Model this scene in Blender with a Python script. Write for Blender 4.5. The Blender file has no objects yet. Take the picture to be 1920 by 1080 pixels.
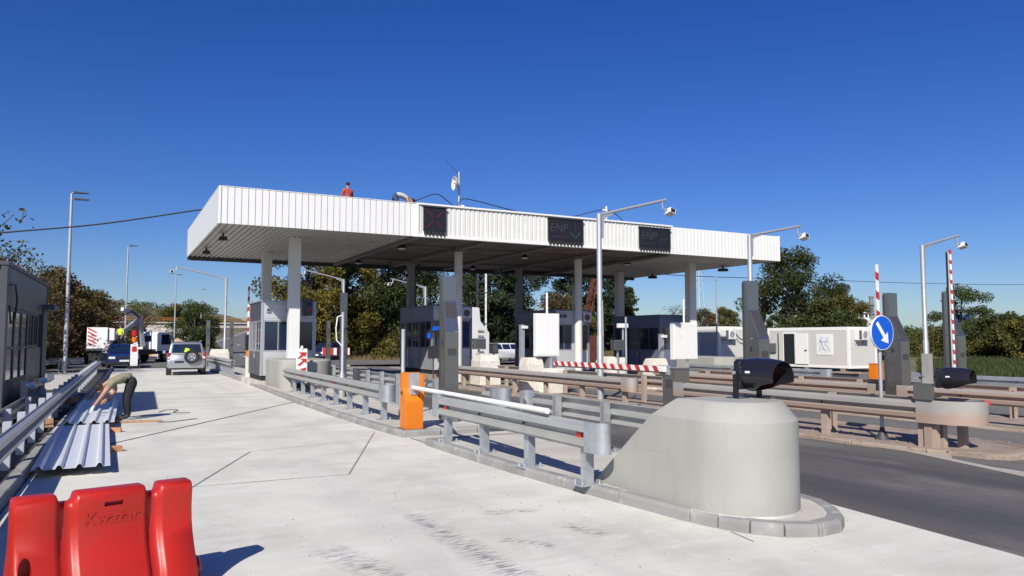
import bpy, bmesh, math, random
import numpy as np
from mathutils import Vector, Matrix
R = math.radians
rnd = random.Random(7)
sc = bpy.context.scene
col = sc.collection

# ---------------------------------------------------------------- camera
cam = bpy.data.cameras.new('camera'); camo = bpy.data.objects.new('camera', cam); col.objects.link(camo)
camo.location = (0, 0, 1.75); camo.rotation_euler = (R(90 + 3.904), 0, R(-28.043))
cam.sensor_width = 36; cam.lens = 36 * 1406.6 / 1920; cam.clip_start = 0.1; cam.clip_end = 6000
sc.camera = camo
# ---------------------------------------------------------------- sky and sun
SUN_EL = R(37.0); SUN_H = (-0.67, -0.742)                 # the sun stands behind the camera, to its left
w = bpy.data.worlds.new('World'); sc.world = w; w.use_nodes = True
nt = w.node_tree; nt.nodes.clear()
sky = nt.nodes.new('ShaderNodeTexSky'); sky.sky_type = 'NISHITA'; sky.sun_disc = False
sky.sun_elevation = SUN_EL; sky.sun_rotation = math.atan2(SUN_H[0], SUN_H[1])
sky.altitude = 0; sky.air_density = 1.0; sky.dust_density = 0.5; sky.ozone_density = 8.0
hs_ = nt.nodes.new('ShaderNodeHueSaturation'); hs_.inputs['Hue'].default_value = 0.52; hs_.inputs['Saturation'].default_value = 1.2
bg = nt.nodes.new('ShaderNodeBackground'); bg.inputs[1].default_value = 0.085
wo = nt.nodes.new('ShaderNodeOutputWorld')
nt.links.new(sky.outputs[0], hs_.inputs['Color']); nt.links.new(hs_.outputs[0], bg.inputs[0]); nt.links.new(bg.outputs[0], wo.inputs[0])
sl = bpy.data.lights.new('sun', 'SUN'); sl.energy = 5.0; sl.angle = R(0.53); sl.color = (1.0, 0.945, 0.85)
so = bpy.data.objects.new('sun', sl); col.objects.link(so)
sdir = Vector((SUN_H[0] * math.cos(SUN_EL), SUN_H[1] * math.cos(SUN_EL), math.sin(SUN_EL)))
so.rotation_euler = sdir.to_track_quat('Z', 'Y').to_euler(); so.location = (-30, -30, 40)
vs = sc.view_settings; vs.view_transform = 'Standard'; vs.look = 'None'; vs.exposure = 0.22; vs.gamma = 1.0
vs.use_curve_mapping = False
sc.cycles.max_bounces = 6; sc.cycles.diffuse_bounces = 3; sc.cycles.glossy_bounces = 3
sc.cycles.transmission_bounces = 4; sc.cycles.transparent_max_bounces = 6
sc.cycles.use_denoising = True

# ---------------------------------------------------------------- materials
MT = {}
def mat(name, color, rough=0.6, metal=0.0, var=0.12, scale=3.0, bump=0.0, bscale=40.0, color2=None,
        stretch=(1, 1, 1), detail=4.0, spec=0.5, coat=0.0, ramp=(0.35, 0.65), alpha=None):
    m = bpy.data.materials.new(name); m.use_nodes = True; n = m.node_tree.nodes; l = m.node_tree.links
    b = n['Principled BSDF']; b.inputs['Roughness'].default_value = rough; b.inputs['Metallic'].default_value = metal
    b.inputs['Specular IOR Level'].default_value = spec
    if coat: b.inputs['Coat Weight'].default_value = coat; b.inputs['Coat Roughness'].default_value = 0.08
    c1 = Vector(color); c2 = Vector(color2) if color2 else c1 * (1 - var * 2)
    g = n.new('ShaderNodeNewGeometry')
    mp = n.new('ShaderNodeMapping'); mp.inputs['Scale'].default_value = stretch
    l.new(g.outputs['Position'], mp.inputs['Vector'])
    if var > 0 or color2:
        t = n.new('ShaderNodeTexNoise'); t.inputs['Scale'].default_value = scale; t.inputs['Detail'].default_value = detail
        l.new(mp.outputs[0], t.inputs['Vector'])
        r = n.new('ShaderNodeMapRange'); r.inputs['From Min'].default_value = ramp[0]; r.inputs['From Max'].default_value = ramp[1]
        l.new(t.outputs['Fac'], r.inputs['Value'])
        x = n.new('ShaderNodeMix'); x.data_type = 'RGBA'
        x.inputs['A'].default_value = (*c1, 1); x.inputs['B'].default_value = (*c2, 1)
        l.new(r.outputs[0], x.inputs['Factor']); l.new(x.outputs['Result'], b.inputs['Base Color'])
        rr = n.new('ShaderNodeMapRange'); rr.inputs['To Min'].default_value = max(0.02, rough - 0.08); rr.inputs['To Max'].default_value = min(1, rough + 0.12)
        l.new(t.outputs['Fac'], rr.inputs['Value']); l.new(rr.outputs[0], b.inputs['Roughness'])
        m['mix'] = x.name
    else:
        b.inputs['Base Color'].default_value = (*c1, 1)
    if bump:
        t2 = n.new('ShaderNodeTexNoise'); t2.inputs['Scale'].default_value = bscale; t2.inputs['Detail'].default_value = 5
        l.new(mp.outputs[0], t2.inputs['Vector'])
        bp = n.new('ShaderNodeBump'); bp.inputs['Strength'].default_value = bump; bp.inputs['Distance'].default_value = 0.02
        l.new(t2.outputs['Fac'], bp.inputs['Height']); l.new(bp.outputs[0], b.inputs['Normal'])
    MT[name] = m
    return m

def over(m, color, scale, lo, hi, stretch=(1, 1, 1), detail=5.0, strength=1.0, mask=None):
    """lay a second wear / stain layer over a material's colour"""
    n = m.node_tree.nodes; l = m.node_tree.links; b = n['Principled BSDF']
    src = b.inputs['Base Color'].links[0].from_socket if b.inputs['Base Color'].links else None
    g = n.new('ShaderNodeNewGeometry'); mp = n.new('ShaderNodeMapping'); mp.inputs['Scale'].default_value = stretch
    l.new(g.outputs['Position'], mp.inputs['Vector'])
    t = n.new('ShaderNodeTexNoise'); t.inputs['Scale'].default_value = scale; t.inputs['Detail'].default_value = detail
    t.inputs['Roughness'].default_value = 0.62
    l.new(mp.outputs[0], t.inputs['Vector'])
    r = n.new('ShaderNodeMapRange'); r.inputs['From Min'].default_value = lo; r.inputs['From Max'].default_value = hi
    r.inputs['To Max'].default_value = strength
    l.new(t.outputs['Fac'], r.inputs['Value']); f = r.outputs[0]
    if mask:                                                # mask: list of (x0,y0,x1,y1,radius) capsules on the ground
        acc = None
        sep = n.new('ShaderNodeSeparateXYZ'); l.new(g.outputs['Position'], sep.inputs[0])
        for (x0, y0, x1, y1, rad) in mask:
            L2 = (x1 - x0) ** 2 + (y1 - y0) ** 2
            def M(op, a, b_=None, c=None, clamp=False):
                q = n.new('ShaderNodeMath'); q.operation = op; q.use_clamp = clamp
                for i, v in enumerate((a, b_, c)):
                    if v is None: continue
                    if isinstance(v, (int, float)): q.inputs[i].default_value = v
                    else: l.new(v, q.inputs[i])
                return q.outputs[0]
            dx = M('SUBTRACT', sep.outputs[0], x0); dy = M('SUBTRACT', sep.outputs[1], y0)
            u = M('ADD', M('MULTIPLY', dx, (x1 - x0) / L2), M('MULTIPLY', dy, (y1 - y0) / L2))
            u = M('MINIMUM', M('MAXIMUM', u, 0.0), 1.0)
            ex = M('SUBTRACT', dx, M('MULTIPLY', u, x1 - x0)); ey = M('SUBTRACT', dy, M('MULTIPLY', u, y1 - y0))
            d = M('SQRT', M('ADD', M('MULTIPLY', ex, ex), M('MULTIPLY', ey, ey)))
            k = M('SUBTRACT', 1.0, M('DIVIDE', d, rad), clamp=True)
            acc = k if acc is None else M('MAXIMUM', acc, k)
        q = n.new('ShaderNodeMath'); q.operation = 'MULTIPLY'; l.new(f, q.inputs[0]); l.new(acc, q.inputs[1]); f = q.outputs[0]
    x = n.new('ShaderNodeMix'); x.data_type = 'RGBA'
    if src: l.new(src, x.inputs['A'])
    else: x.inputs['A'].default_value = b.inputs['Base Color'].default_value
    x.inputs['B'].default_value = (*color, 1)
    l.new(f, x.inputs['Factor']); l.new(x.outputs['Result'], b.inputs['Base Color'])
    return m

def leafmat(name, cols, trans=0.25):
    m = bpy.data.materials.new(name); m.use_nodes = True; n = m.node_tree.nodes; l = m.node_tree.links
    b = n['Principled BSDF']; b.inputs['Roughness'].default_value = 0.65; b.inputs['Specular IOR Level'].default_value = 0.25
    a = n.new('ShaderNodeAttribute'); a.attribute_name = 'tone'
    cr = n.new('ShaderNodeValToRGB')
    while len(cr.color_ramp.elements) < len(cols): cr.color_ramp.elements.new(0.5)
    for i, c in enumerate(cols):
        e = cr.color_ramp.elements[i]; e.position = i / (len(cols) - 1); e.color = (*c, 1)
    l.new(a.outputs['Fac'], cr.inputs[0]); l.new(cr.outputs[0], b.inputs['Base Color'])
    tr = n.new('ShaderNodeBsdfTranslucent'); l.new(cr.outputs[0], tr.inputs[0])
    ms = n.new('ShaderNodeMixShader'); ms.inputs[0].default_value = trans
    l.new(b.outputs[0], ms.inputs[1]); l.new(tr.outputs[0], ms.inputs[2])
    l.new(ms.outputs[0], n['Material Output'].inputs[0])
    MT[name] = m; return m

# ground
STAINS = [(2.70, 7.15, 2.69, 6.6, .13), (2.70, 6.55, 2.72, 4.9, .20), (1.66, 6.3, 1.88, 5.35, .22), (3.45, 6.9, 3.82, 6.8, .13), (3.82, 6.15, 3.93, 5.72, .13), (3.1, 5.9, 3.32, 5.6, .12)]
c = mat('concrete_new', (.65, .64, .56), .85, var=.12, scale=.8, bump=.2, bscale=55, detail=9, ramp=(.40, .68))
over(c, (.70, .695, .64), 3.0, .52, .72, strength=.6, detail=8)
over(c, (.52, .505, .45), 1.7, .56, .74, stretch=(.7, 1, 1), strength=.4, detail=9)
over(c, (.69, .682, .63), 2.2, .5, .78, stretch=(.22, 1.0, 1), strength=.7)
over(c, (.47, .455, .42), 5.0, .55, .80, stretch=(.16, 1.2, 1), strength=.65)
over(c, (.50, .485, .45), 1.1, .38, .62, stretch=(2.2, .10, 1), strength=.55, mask=[(.55, -5, 1.25, 48, .42), (2.25, -5, 2.95, 48, .42), (3.4, -5, 3.7, 48, .3)])
over(c, (.40, .385, .36), 26, .60, .72, stretch=(.35, 1, 1), strength=.55)
over(c, (.53, .49, .43), .35, .55, .8, strength=.35)
over(c, (.16, .155, .155), 17.0, .47, .56, stretch=(.38, 1.5, 1), strength=.8, mask=STAINS)
over(c, (.25, .24, .23), 34.0, .70, .74, strength=.75)
c = mat('concrete_island', (.54, .51, .45), .88, var=.10, scale=1.3, bump=.2, bscale=70)
over(c, (.38, .355, .32), 6, .55, .8, strength=.6)
c = mat('concrete_kerb', (.30, .297, .285), .85, var=.12, scale=2.2, bump=.25, bscale=80)
over(c, (.46, .45, .43), 5, .56, .7, strength=.7)
mat('mortar', (.55, .54, .51), .9, var=.12, scale=6, bump=.3, bscale=60)
c = mat('paint_grey_concrete', (.365, .363, .325), .66, var=.06, scale=1.2, bump=.12, bscale=26)
over(c, (.27, .262, .235), 30, .665, .72, strength=.55)
over(c, (.30, .29, .262), 3.2, .5, .75, stretch=(1.6, 1.6, .16), strength=.5)
over(c, (.31, .305, .275), 2.2, .58, .82, stretch=(1, 1, .45), strength=.45)
over(c, (.43, .425, .385), 9, .66, .78, strength=.5)
c = mat('asphalt', (.105, .100, .094), .9, var=.12, scale=.7, bump=.35, bscale=120, stretch=(1.0, .16, 1))
over(c, (.19, .18, .165), 1.6, .50, .70, stretch=(1.0, .3, 1), strength=.75, detail=9)
over(c, (.05, .05, .052), 9, .60, .70, stretch=(1.0, .25, 1), strength=.6)
over(c, (.045, .045, .05), 1.0, .3, .55, stretch=(1, .05, 1), strength=.9, mask=[(7.65, -5, 7.65, 60, .75), (9.7, -5, 9.7, 60, .6)])
over(c, (.21, .19, .165), 60, .62, .7, strength=.6)
c = mat('asphalt_old', (.16, .152, .142), .92, var=.10, scale=.6, bump=.3, bscale=120, stretch=(1, .16, 1))
over(c, (.075, .073, .072), 1.3, .52, .7, stretch=(1, .08, 1), strength=.75)
mat('asphalt_fresh', (.055, .054, .055), .92, var=.12, scale=1.2, bump=.4, bscale=130)
c = mat('dusty_concrete', (.33, .27, .22), .93, var=.10, scale=.9, bump=.4, bscale=50)
over(c, (.22, .135, .09), 2.6, .5, .68, strength=.8)
over(c, (.30, .21, .155), 14, .5, .7, strength=.6)
c = mat('plaza_pale', (.43, .385, .335), .92, var=.08, scale=.8, bump=.25, bscale=60)
over(c, (.30, .25, .21), 4, .52, .75, strength=.6)
c = mat('terrain_soil', (.17, .14, .075), .96, var=.25, scale=.09, bump=.3, bscale=3, color2=(.085, .10, .035))
over(c, (.27, .165, .095), .06, .54, .62, strength=.85)
over(c, (.20, .17, .085), .9, .45, .7, strength=.5)
mat('grass_green', (.075, .115, .030), .95, var=.25, scale=2.5)
# buildings
mat('white_sheet', (.74, .74, .72), .42, var=.018, scale=1.6, spec=.45)
mat('white_trim', (.77, .77, .75), .45, var=.015, scale=2)
c = mat('white_sheet_old', (.70, .695, .665), .5, var=.03, scale=2.5)
over(c, (.58, .56, .51), 4.0, .60, .8, stretch=(1, 1, .15), strength=.5)
mat('fascia_void', (.06, .06, .062), .8, var=.05)
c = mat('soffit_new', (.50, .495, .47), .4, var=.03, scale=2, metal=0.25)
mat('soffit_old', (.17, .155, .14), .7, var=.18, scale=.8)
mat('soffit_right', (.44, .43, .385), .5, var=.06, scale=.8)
mat('steel_dark', (.055, .055, .06), .55, var=.1)
mat('beam_grey', (.21, .20, .185), .6, var=.08, scale=2)
mat('column_white', (.72, .72, .695), .48, var=.02, scale=1)
mat('column_cream', (.70, .685, .63), .55, var=.04, scale=1.5)
mat('column_grey', (.30, .30, .30), .6, var=.06, scale=1.5)
mat('booth_alu', (.62, .63, .64), .38, var=.025, scale=3, metal=.35)
mat('booth_frame', (.50, .52, .545), .35, var=.03, scale=3, metal=.5)
mat('booth_dark', (.07, .075, .09), .5, var=.05, scale=1.5, spec=.35)
mat('booth_dark_panel', (.075, .080, .094), .42, var=.06, scale=1.2, spec=.4)
mat('booth_mid', (.21, .22, .25), .42, var=.05, scale=1.5, spec=.4)
mat('booth_mid_panel', (.27, .28, .30), .42, var=.05, scale=1.5, spec=.4)
mat('booth_blue', (.15, .18, .25), .45, var=.04, scale=2, metal=.2)
mat('rubber', (.018, .018, .019), .75, var=.1)
mat('black_paint', (.014, .014, .018), .26, var=.0, coat=.3)
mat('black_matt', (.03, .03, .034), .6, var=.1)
g = mat('glass_dark', (.010, .020, .048), .06, var=0, spec=.9)
mat('glass_smoke', (.02, .022, .026), .08, var=0, spec=.8)
mat('curtain_blue', (.02, .055, .17), .8, var=.2, scale=6)
# metal
c = mat('galv_new', (.52, .55, .575), .36, metal=.6, var=.10, scale=3.5, bump=.03, bscale=20)
over(c, (.34, .37, .41), 9, .5, .7, strength=.7, stretch=(1, .5, 2))
c = mat('galv_beam', (.475, .48, .46), .45, metal=.35, var=.06, scale=2)
over(c, (.36, .37, .375), 1.8, .5, .75, strength=.6)
mat('galv_white', (.60, .63, .67), .42, metal=.45, var=.06, scale=3)
c = mat('galv_old', (.40, .385, .355), .66, metal=.3, var=.06, scale=2)
over(c, (.40, .31, .245), 1.6, .52, .74, strength=.45, stretch=(1, .6, 1))
c = mat('galv_dust', (.41, .325, .26), .82, metal=.05, var=.10, scale=2)
over(c, (.34, .23, .165), 5, .5, .75, strength=.55)
def z_dust(m, color, z0, z1):
    """road dust thrown up from below, thick on the lower beam of a rail"""
    n = m.node_tree.nodes; l = m.node_tree.links; b_ = n['Principled BSDF']; src = b_.inputs['Base Color'].links[0].from_socket
    g = n.new('ShaderNodeNewGeometry'); sp = n.new('ShaderNodeSeparateXYZ'); l.new(g.outputs['Position'], sp.inputs[0])
    t = n.new('ShaderNodeTexNoise'); t.inputs['Scale'].default_value = 5; t.inputs['Detail'].default_value = 5; l.new(g.outputs['Position'], t.inputs['Vector'])
    q = n.new('ShaderNodeMath'); q.operation = 'MULTIPLY_ADD'; q.inputs[1].default_value = .16; l.new(t.outputs['Fac'], q.inputs[0]); l.new(sp.outputs[2], q.inputs[2])
    r = n.new('ShaderNodeMapRange'); r.inputs['From Min'].default_value = z0 + .08; r.inputs['From Max'].default_value = z1 + .08; r.inputs['To Min'].default_value = .92; r.inputs['To Max'].default_value = 0
    l.new(q.outputs[0], r.inputs['Value'])
    x = n.new('ShaderNodeMix'); x.data_type = 'RGBA'; l.new(src, x.inputs['A']); x.inputs['B'].default_value = (*color, 1); l.new(r.outputs[0], x.inputs['Factor']); l.new(x.outputs['Result'], b_.inputs['Base Color'])
z_dust(MT['galv_old'], (.40, .290, .225), .56, .66)
mat('pole_galv', (.50, .52, .535), .48, metal=.55, var=.07, scale=5)
mat('totem_steel', (.42, .40, .365), .24, metal=.9, var=.015, scale=1.5, stretch=(3, 3, 1))
mat('totem_dark', (.11, .105, .10), .38, metal=.5, var=.05)
mat('reflector_red', (.62, .03, .025), .25, var=.05)
c = mat('orange_box', (.70, .19, .010), .42, var=.05, scale=5)
over(c, (.82, .34, .10), 24, .64, .74, strength=.45)
mat('white_paint', (.80, .80, .78), .45, var=.03, scale=3)
mat('red_paint', (.52, .035, .03), .45, var=.06, scale=5)
c = mat('board_white', (.76, .76, .73), .45, var=.02)
over(c, (.44, .41, .37), 14, .63, .70, strength=.8, stretch=(1, 1, .35))
c = mat('block_old', (.68, .65, .58), .85, var=.06, scale=3, bump=.2, bscale=40)
over(c, (.36, .25, .17), 12, .60, .68, strength=.85)
over(c, (.50, .37, .27), 2.0, .52, .7, strength=.5)
mat('sign_blue', (.004, .095, .56), .35, var=.0)
mat('screen_black', (.012, .012, .018), .5, var=.1)
mat('led_red', (.085, .012, .014), .5, var=0)
mat('led_green', (.018, .07, .055), .5, var=0)
mat('led_grey', (.040, .039, .048), .5, var=0)
c = mat('plastic_red', (.45, .017, .008), .38, var=.07, scale=2.2, spec=.5, bump=.03, bscale=70)
over(c, (.47, .06, .05), 46, .63, .75, stretch=(1, 1, .3), strength=.5)
over(c, (.36, .03, .02), 3.5, .55, .8, strength=.5)
mat('plastic_red_shade', (.30, .010, .006), .55, var=.0)
mat('sheet_blue', (.68, .71, .74), .4, var=.03, scale=2, metal=.1)
mat('wood', (.50, .27, .14), .8, var=.2, scale=9, stretch=(1, 6, 1))
mat('brick_orange', (.56, .28, .14), .85, var=.12, scale=12)
mat('joint_black', (.04, .04, .042), .8, var=.15, scale=12)
mat('joint_line', (.26, .25, .235), .9, var=.2, scale=12)
c = mat('brick_wall', (.44, .155, .075), .9, var=.14, scale=3)
mat('roof_tile', (.145, .085, .065), .85, var=.2, scale=4)
mat('plaster', (.66, .63, .57), .85, var=.06, scale=1)
mat('container_wall', (.565, .56, .525), .5, var=.02, scale=1)
mat('container_white', (.80, .80, .78), .45, var=.02, scale=1)
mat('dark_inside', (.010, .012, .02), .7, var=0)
mat('ac_white', (.74, .73, .70), .5, var=.04, scale=4)
mat('grille_dark', (.12, .12, .12), .6, var=.05)
mat('cable', (.015, .017, .025), .6, var=0)
mat('wood_bark', (.085, .065, .048), .9, var=.25, scale=7)
mat('bark_birch', (.36, .33, .29), .85, var=.25, scale=5)
mat('crane_rust', (.13, .036, .02), .7, var=.2, scale=5)
mat('bridge_conc', (.50, .45, .39), .9, var=.12, scale=.6)
mat('bridge_orange', (.42, .16, .05), .7, var=.15, scale=1)
mat('sand', (.52, .36, .25), .95, var=.1, scale=3)
# vehicles and people
mat('car_silver', (.50, .51, .52), .28, metal=.75, var=0, coat=.6)
mat('car_blue', (.014, .022, .085), .22, metal=.2, var=0, coat=.8)
mat('car_white', (.80, .80, .79), .3, var=.02, coat=.5)
mat('car_dark', (.02, .02, .024), .5, var=0)
mat('rim', (.55, .55, .56), .35, metal=.8, var=0)
mat('lamp_clear', (.75, .77, .78), .15, var=0)
mat('lamp_red', (.42, .015, .015), .2, var=0)
mat('lamp_orange', (.72, .15, .01), .25, var=0)
mat('plate', (.72, .74, .76), .5, var=0)
mat('hivis', (.55, .75, .05), .7, var=.06)
mat('skin', (.42, .215, .145), .55, var=.08, scale=14)
mat('hair', (.022, .015, .011), .75, var=.2, scale=30)
mat('shirt_khaki', (.28, .25, .165), .85, var=.10, scale=9, bump=.3, bscale=14)
mat('trousers_black', (.009, .010, .014), .85, var=.1, scale=9, bump=.3, bscale=14)
mat('shirt_red', (.50, .075, .055), .85, var=.08, scale=9, bump=.3, bscale=14)
mat('jeans', (.045, .065, .16), .85, var=.12, scale=9)
mat('shirt_grey', (.42, .42, .44), .85, var=.08, scale=9)
mat('glove', (.62, .62, .60), .8, var=.05)
mat('shoe', (.03, .03, .035), .7, var=.1)
leafmat('leaf_dark', [(.024, .034, .011), (.056, .070, .021), (.115, .118, .038)], .32)
leafmat('leaf_mid', [(.026, .042, .012), (.062, .086, .022), (.115, .125, .038)])
leafmat('leaf_olive', [(.040, .045, .012), (.095, .092, .020), (.165, .130, .028)])
leafmat('leaf_yellow', [(.055, .060, .012), (.135, .115, .020), (.215, .165, .030)])
leafmat('leaf_brown', [(.045, .035, .016), (.105, .070, .028), (.175, .105, .045)])
leafmat('leaf_rust', [(.09, .035, .016), (.19, .065, .028), (.26, .11, .05)])
leafmat('leaf_pine', [(.014, .027, .013), (.030, .050, .021), (.062, .082, .036)])
leafmat('grass_blade', [(.028, .045, .012), (.05, .072, .020), (.10, .095, .035)])
leafmat('grass_dry', [(.12, .095, .04), (.20, .15, .06), (.27, .20, .085)])

# ---------------------------------------------------------------- mesh helpers
class MB:
    """collects shapes into one mesh; coordinates are local to the thing"""
    def __init__(s): s.v = []; s.f = []
    def add(s, vs_, fs): 
        o = len(s.v); s.v += [tuple(p) for p in vs_]; s.f += [tuple(i + o for i in f) for f in fs]; return s
    def box(s, x0, x1, y0, y1, z0, z1):
        return s.add([(x0, y0, z0), (x1, y0, z0), (x1, y1, z0), (x0, y1, z0), (x0, y0, z1), (x1, y0, z1), (x1, y1, z1), (x0, y1, z1)],
                     [(0, 3, 2, 1), (4, 5, 6, 7), (0, 1, 5, 4), (1, 2, 6, 5), (2, 3, 7, 6), (3, 0, 4, 7)])
    def bar(s, a, b, w_, h_):
        """a square bar from a to b"""
        a = Vector(a); b = Vector(b); d = (b - a).normalized()
        u = d.cross(Vector((0, 0, 1)))
        if u.length < 1e-4: u = Vector((1, 0, 0))
        u.normalize(); t = u.cross(d)
        q = []
        for p in (a, b):
            for sx, sz in ((-1, -1), (1, -1), (1, 1), (-1, 1)): q.append(p + u * sx * w_ / 2 + t * sz * h_ / 2)
        return s.add(q, [(0, 1, 2, 3), (7, 6, 5, 4), (0, 4, 5, 1), (1, 5, 6, 2), (2, 6, 7, 3), (3, 7, 4, 0)])
    def tube(s, pts, r, n=8, cap=True):
        pts = [Vector(p) for p in pts]; rs = r if isinstance(r, (list, tuple)) else [r] * len(pts)
        rings = []; up = None
        for i, p in enumerate(pts):
            d = (pts[min(i + 1, len(pts) - 1)] - pts[max(i - 1, 0)]).normalized()
            if up is None:
                up = Vector((0, 0, 1)) if abs(d.z) < .9 else Vector((1, 0, 0))
            u = d.cross(up).normalized(); t = u.cross(d).normalized(); up = t
            rings.append([p + (u * math.cos(2 * math.pi * k / n) + t * math.sin(2 * math.pi * k / n)) * rs[i] for k in range(n)])
        vs_ = [q for rg in rings for q in rg]; fs = []
        for i in range(len(rings) - 1):
            for k in range(n):
                a = i * n + k; b = i * n + (k + 1) % n; fs.append((a, b, b + n, a + n))
        if cap: fs.append(tuple(range(n - 1, -1, -1))); fs.append(tuple(range((len(rings) - 1) * n, len(rings) * n)))
        return s.add(vs_, fs)
    def cyl(s, a, b, r0, r1=None, n=16): return s.tube([a, b], [r0, r0 if r1 is None else r1], n)
    def prism(s, poly, a0, a1, axis='x'):
        """extrude a 2D polygon along an axis: x -> poly is (y,z), y -> (x,z), z -> (x,y)"""
        n = len(poly)
        def P(p, a): return (a, p[0], p[1]) if axis == 'x' else ((p[0], a, p[1]) if axis == 'y' else (p[0], p[1], a))
        vs_ = [P(p, a0) for p in poly] + [P(p, a1) for p in poly]
        fs = [tuple(range(n)), tuple(range(2 * n - 1, n - 1, -1))] + [(i, i + n, (i + 1) % n + n, (i + 1) % n) for i in range(n)]
        return s.add(vs_, fs)
    def loft(s, rings, cap=True):
        n = len(rings[0]); vs_ = [p for r_ in rings for p in r_]; fs = []
        for i in range(len(rings) - 1):
            for k in range(n): fs.append((i * n + k, i * n + (k + 1) % n, (i + 1) * n + (k + 1) % n, (i + 1) * n + k))
        if cap: fs.append(tuple(range(n - 1, -1, -1))); fs.append(tuple(range((len(rings) - 1) * n, len(rings) * n)))
        return s.add(vs_, fs)
    def lathe(s, prof, centre, axis='z', n=24, caps=True):
        """prof: (radius, along)"""
        cx, cy, cz = centre; rings = []
        for r_, a in prof:
            rg = []
            for k in range(n):
                t = 2 * math.pi * k / n; u, v_ = r_ * math.cos(t), r_ * math.sin(t)
                rg.append((cx + u, cy + v_, cz + a) if axis == 'z' else ((cx + a, cy + u, cz + v_) if axis == 'x' else (cx + v_, cy + a, cz + u)))
            rings.append(rg)
        return s.loft(rings, caps)
    def mesh(s, name, m, bevel=0.0, smooth=False, seg=2, angle=40):
        me = bpy.data.meshes.new(name); me.from_pydata(s.v, [], s.f); me.update()
        bm = bmesh.new(); bm.from_mesh(me)
        bmesh.ops.remove_doubles(bm, verts=bm.verts, dist=1e-5)
        bmesh.ops.recalc_face_normals(bm, faces=bm.faces)
        if bevel:
            es = [e for e in bm.edges if len(e.link_faces) == 2 and e.calc_face_angle(0) > R(30)]
            bmesh.ops.bevel(bm, geom=es, offset=bevel, segments=seg, profile=.7, affect='EDGES', clamp_overlap=True)
        bm.to_mesh(me); bm.free()
        if smooth:
            me.polygons.foreach_set('use_smooth', [True] * len(me.polygons))
            me.set_sharp_from_angle(angle=R(angle))
        for q in (m if isinstance(m, (list, tuple)) else [m]): me.materials.append(MT[q])
        return me
    def build(s, name, m, parent=None, bevel=0.0, smooth=False, seg=2, loc=None, rotz=0, angle=40):
        return put(name, s.mesh(name, m, bevel, smooth, seg, angle), parent, loc, rotz)

def put(name, me, parent=None, loc=None, rotz=0):
    o = bpy.data.objects.new(name, me); col.objects.link(o); o.parent = parent
    if loc is not None: o.location = loc
    if rotz: o.rotation_euler = (0, 0, rotz)
    return o
def tag(o, label=None, cat=None, group=None, kind=None):
    if label: o['label'] = label
    if cat: o['category'] = cat
    if group: o['group'] = group
    if kind: o['kind'] = kind
    return o
def thing(name, label, cat, loc=(0, 0, 0), rotz=0, group=None):
    o = bpy.data.objects.new(name, None); o.empty_display_size = .2; col.objects.link(o)
    o.location = loc; o.rotation_euler = (0, 0, rotz); return tag(o, label, cat, group)
def struct(o): o['kind'] = 'structure'; return o
def dup(root, loc, rotz=None, label=None, parent=None, scale=None):
    r_ = root.copy(); col.objects.link(r_)
    if parent is not None: r_.parent = parent
    r_.location = loc
    if rotz is not None: r_.rotation_euler = (0, 0, rotz)
    if scale is not None: r_.scale = scale
    if label: r_['label'] = label
    for ch in list(root.children):
        q = ch.copy(); col.objects.link(q); q.parent = r_
        for g_ in list(ch.children):
            d = g_.copy(); col.objects.link(d); d.parent = q
    return r_
def text_mesh(body, size, depth, m, name, shear=0.0, bold=0.0):
    cu = bpy.data.curves.new(name, 'FONT'); cu.body = body; cu.size = size; cu.extrude = depth; cu.shear = shear
    cu.offset = bold; cu.resolution_u = 3
    cu.align_x = 'CENTER'; cu.align_y = 'CENTER'
    o = bpy.data.objects.new(name, cu); col.objects.link(o)
    dg = bpy.context.evaluated_depsgraph_get(); me = bpy.data.meshes.new_from_object(o.evaluated_get(dg))
    bpy.data.objects.remove(o); bpy.data.curves.remove(cu); me.materials.clear(); me.materials.append(MT[m]); return me
def gz(x):
    """the carriageways fall gently to the right, away from the first island"""
    return 0.0 if x < 11 else max(-.15, -.02 * (x - 11))
# ================================================================ THE SETTING
def sm(t, a, b):
    t = min(1, max(0, (t - a) / (b - a))); return t * t * (3 - 2 * t)
def lin(t, ks):
    if t <= ks[0][0]: return ks[0][1]
    for (a, u), (b, v_) in zip(ks, ks[1:]):
        if t <= b: return u + (v_ - u) * sm(t, a, b)
    return ks[-1][1]
def xr(Y): return lin(Y, [(70, 11.5), (150, 21), (290, 50), (430, 88)])
def hw(Y): return lin(Y, [(52, 17), (115, 8.5), (400, 7)])
def zr(Y): return lin(Y, [(80, -.02), (150, -.9), (310, 6.4), (430, 8.0)])
def hz(X, Y):
    base = -.10 + min(0, gz(X))
    n = math.sin(X * .11 + 1.3) * math.cos(Y * .093) * .5 + math.sin(X * .031 + Y * .047) * .5
    z = base
    if Y > 55:
        t = sm(Y, 70, 85)
        z = base * (1 - t) + (zr(Y) - .12) * t
        dl = xr(Y) - hw(Y) - X; dr = X - xr(Y) - hw(Y)
        if dl > 0: z += sm(dl, 2, 34) * (6.6 + n) * sm(Y, 82, 138)
        if dr > 0: z += sm(dr, 3, 40) * (5.0 + n) * sm(Y, 105, 175) * (1 - sm(X, 70, 140) * .8)
        if Y > 430: z += 0
    if X < -6: z += sm(-X, 6, 22) * .8 * sm(Y, 10, 40) + n * .12
    if X > 36: z += sm(X, 46, 90) * (.35 + .25 * n)
    return z
def axis_pts(lo, hi, step, far_lo, far_hi):
    a = list(np.arange(lo, hi + .01, step)); k = step; x = lo
    left = []
    while x > far_lo: k *= 1.35; x -= k; left.append(x)
    right = []; k = step; x = hi
    while x < far_hi: k *= 1.35; x += k; right.append(x)
    return left[::-1] + a + right
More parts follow.
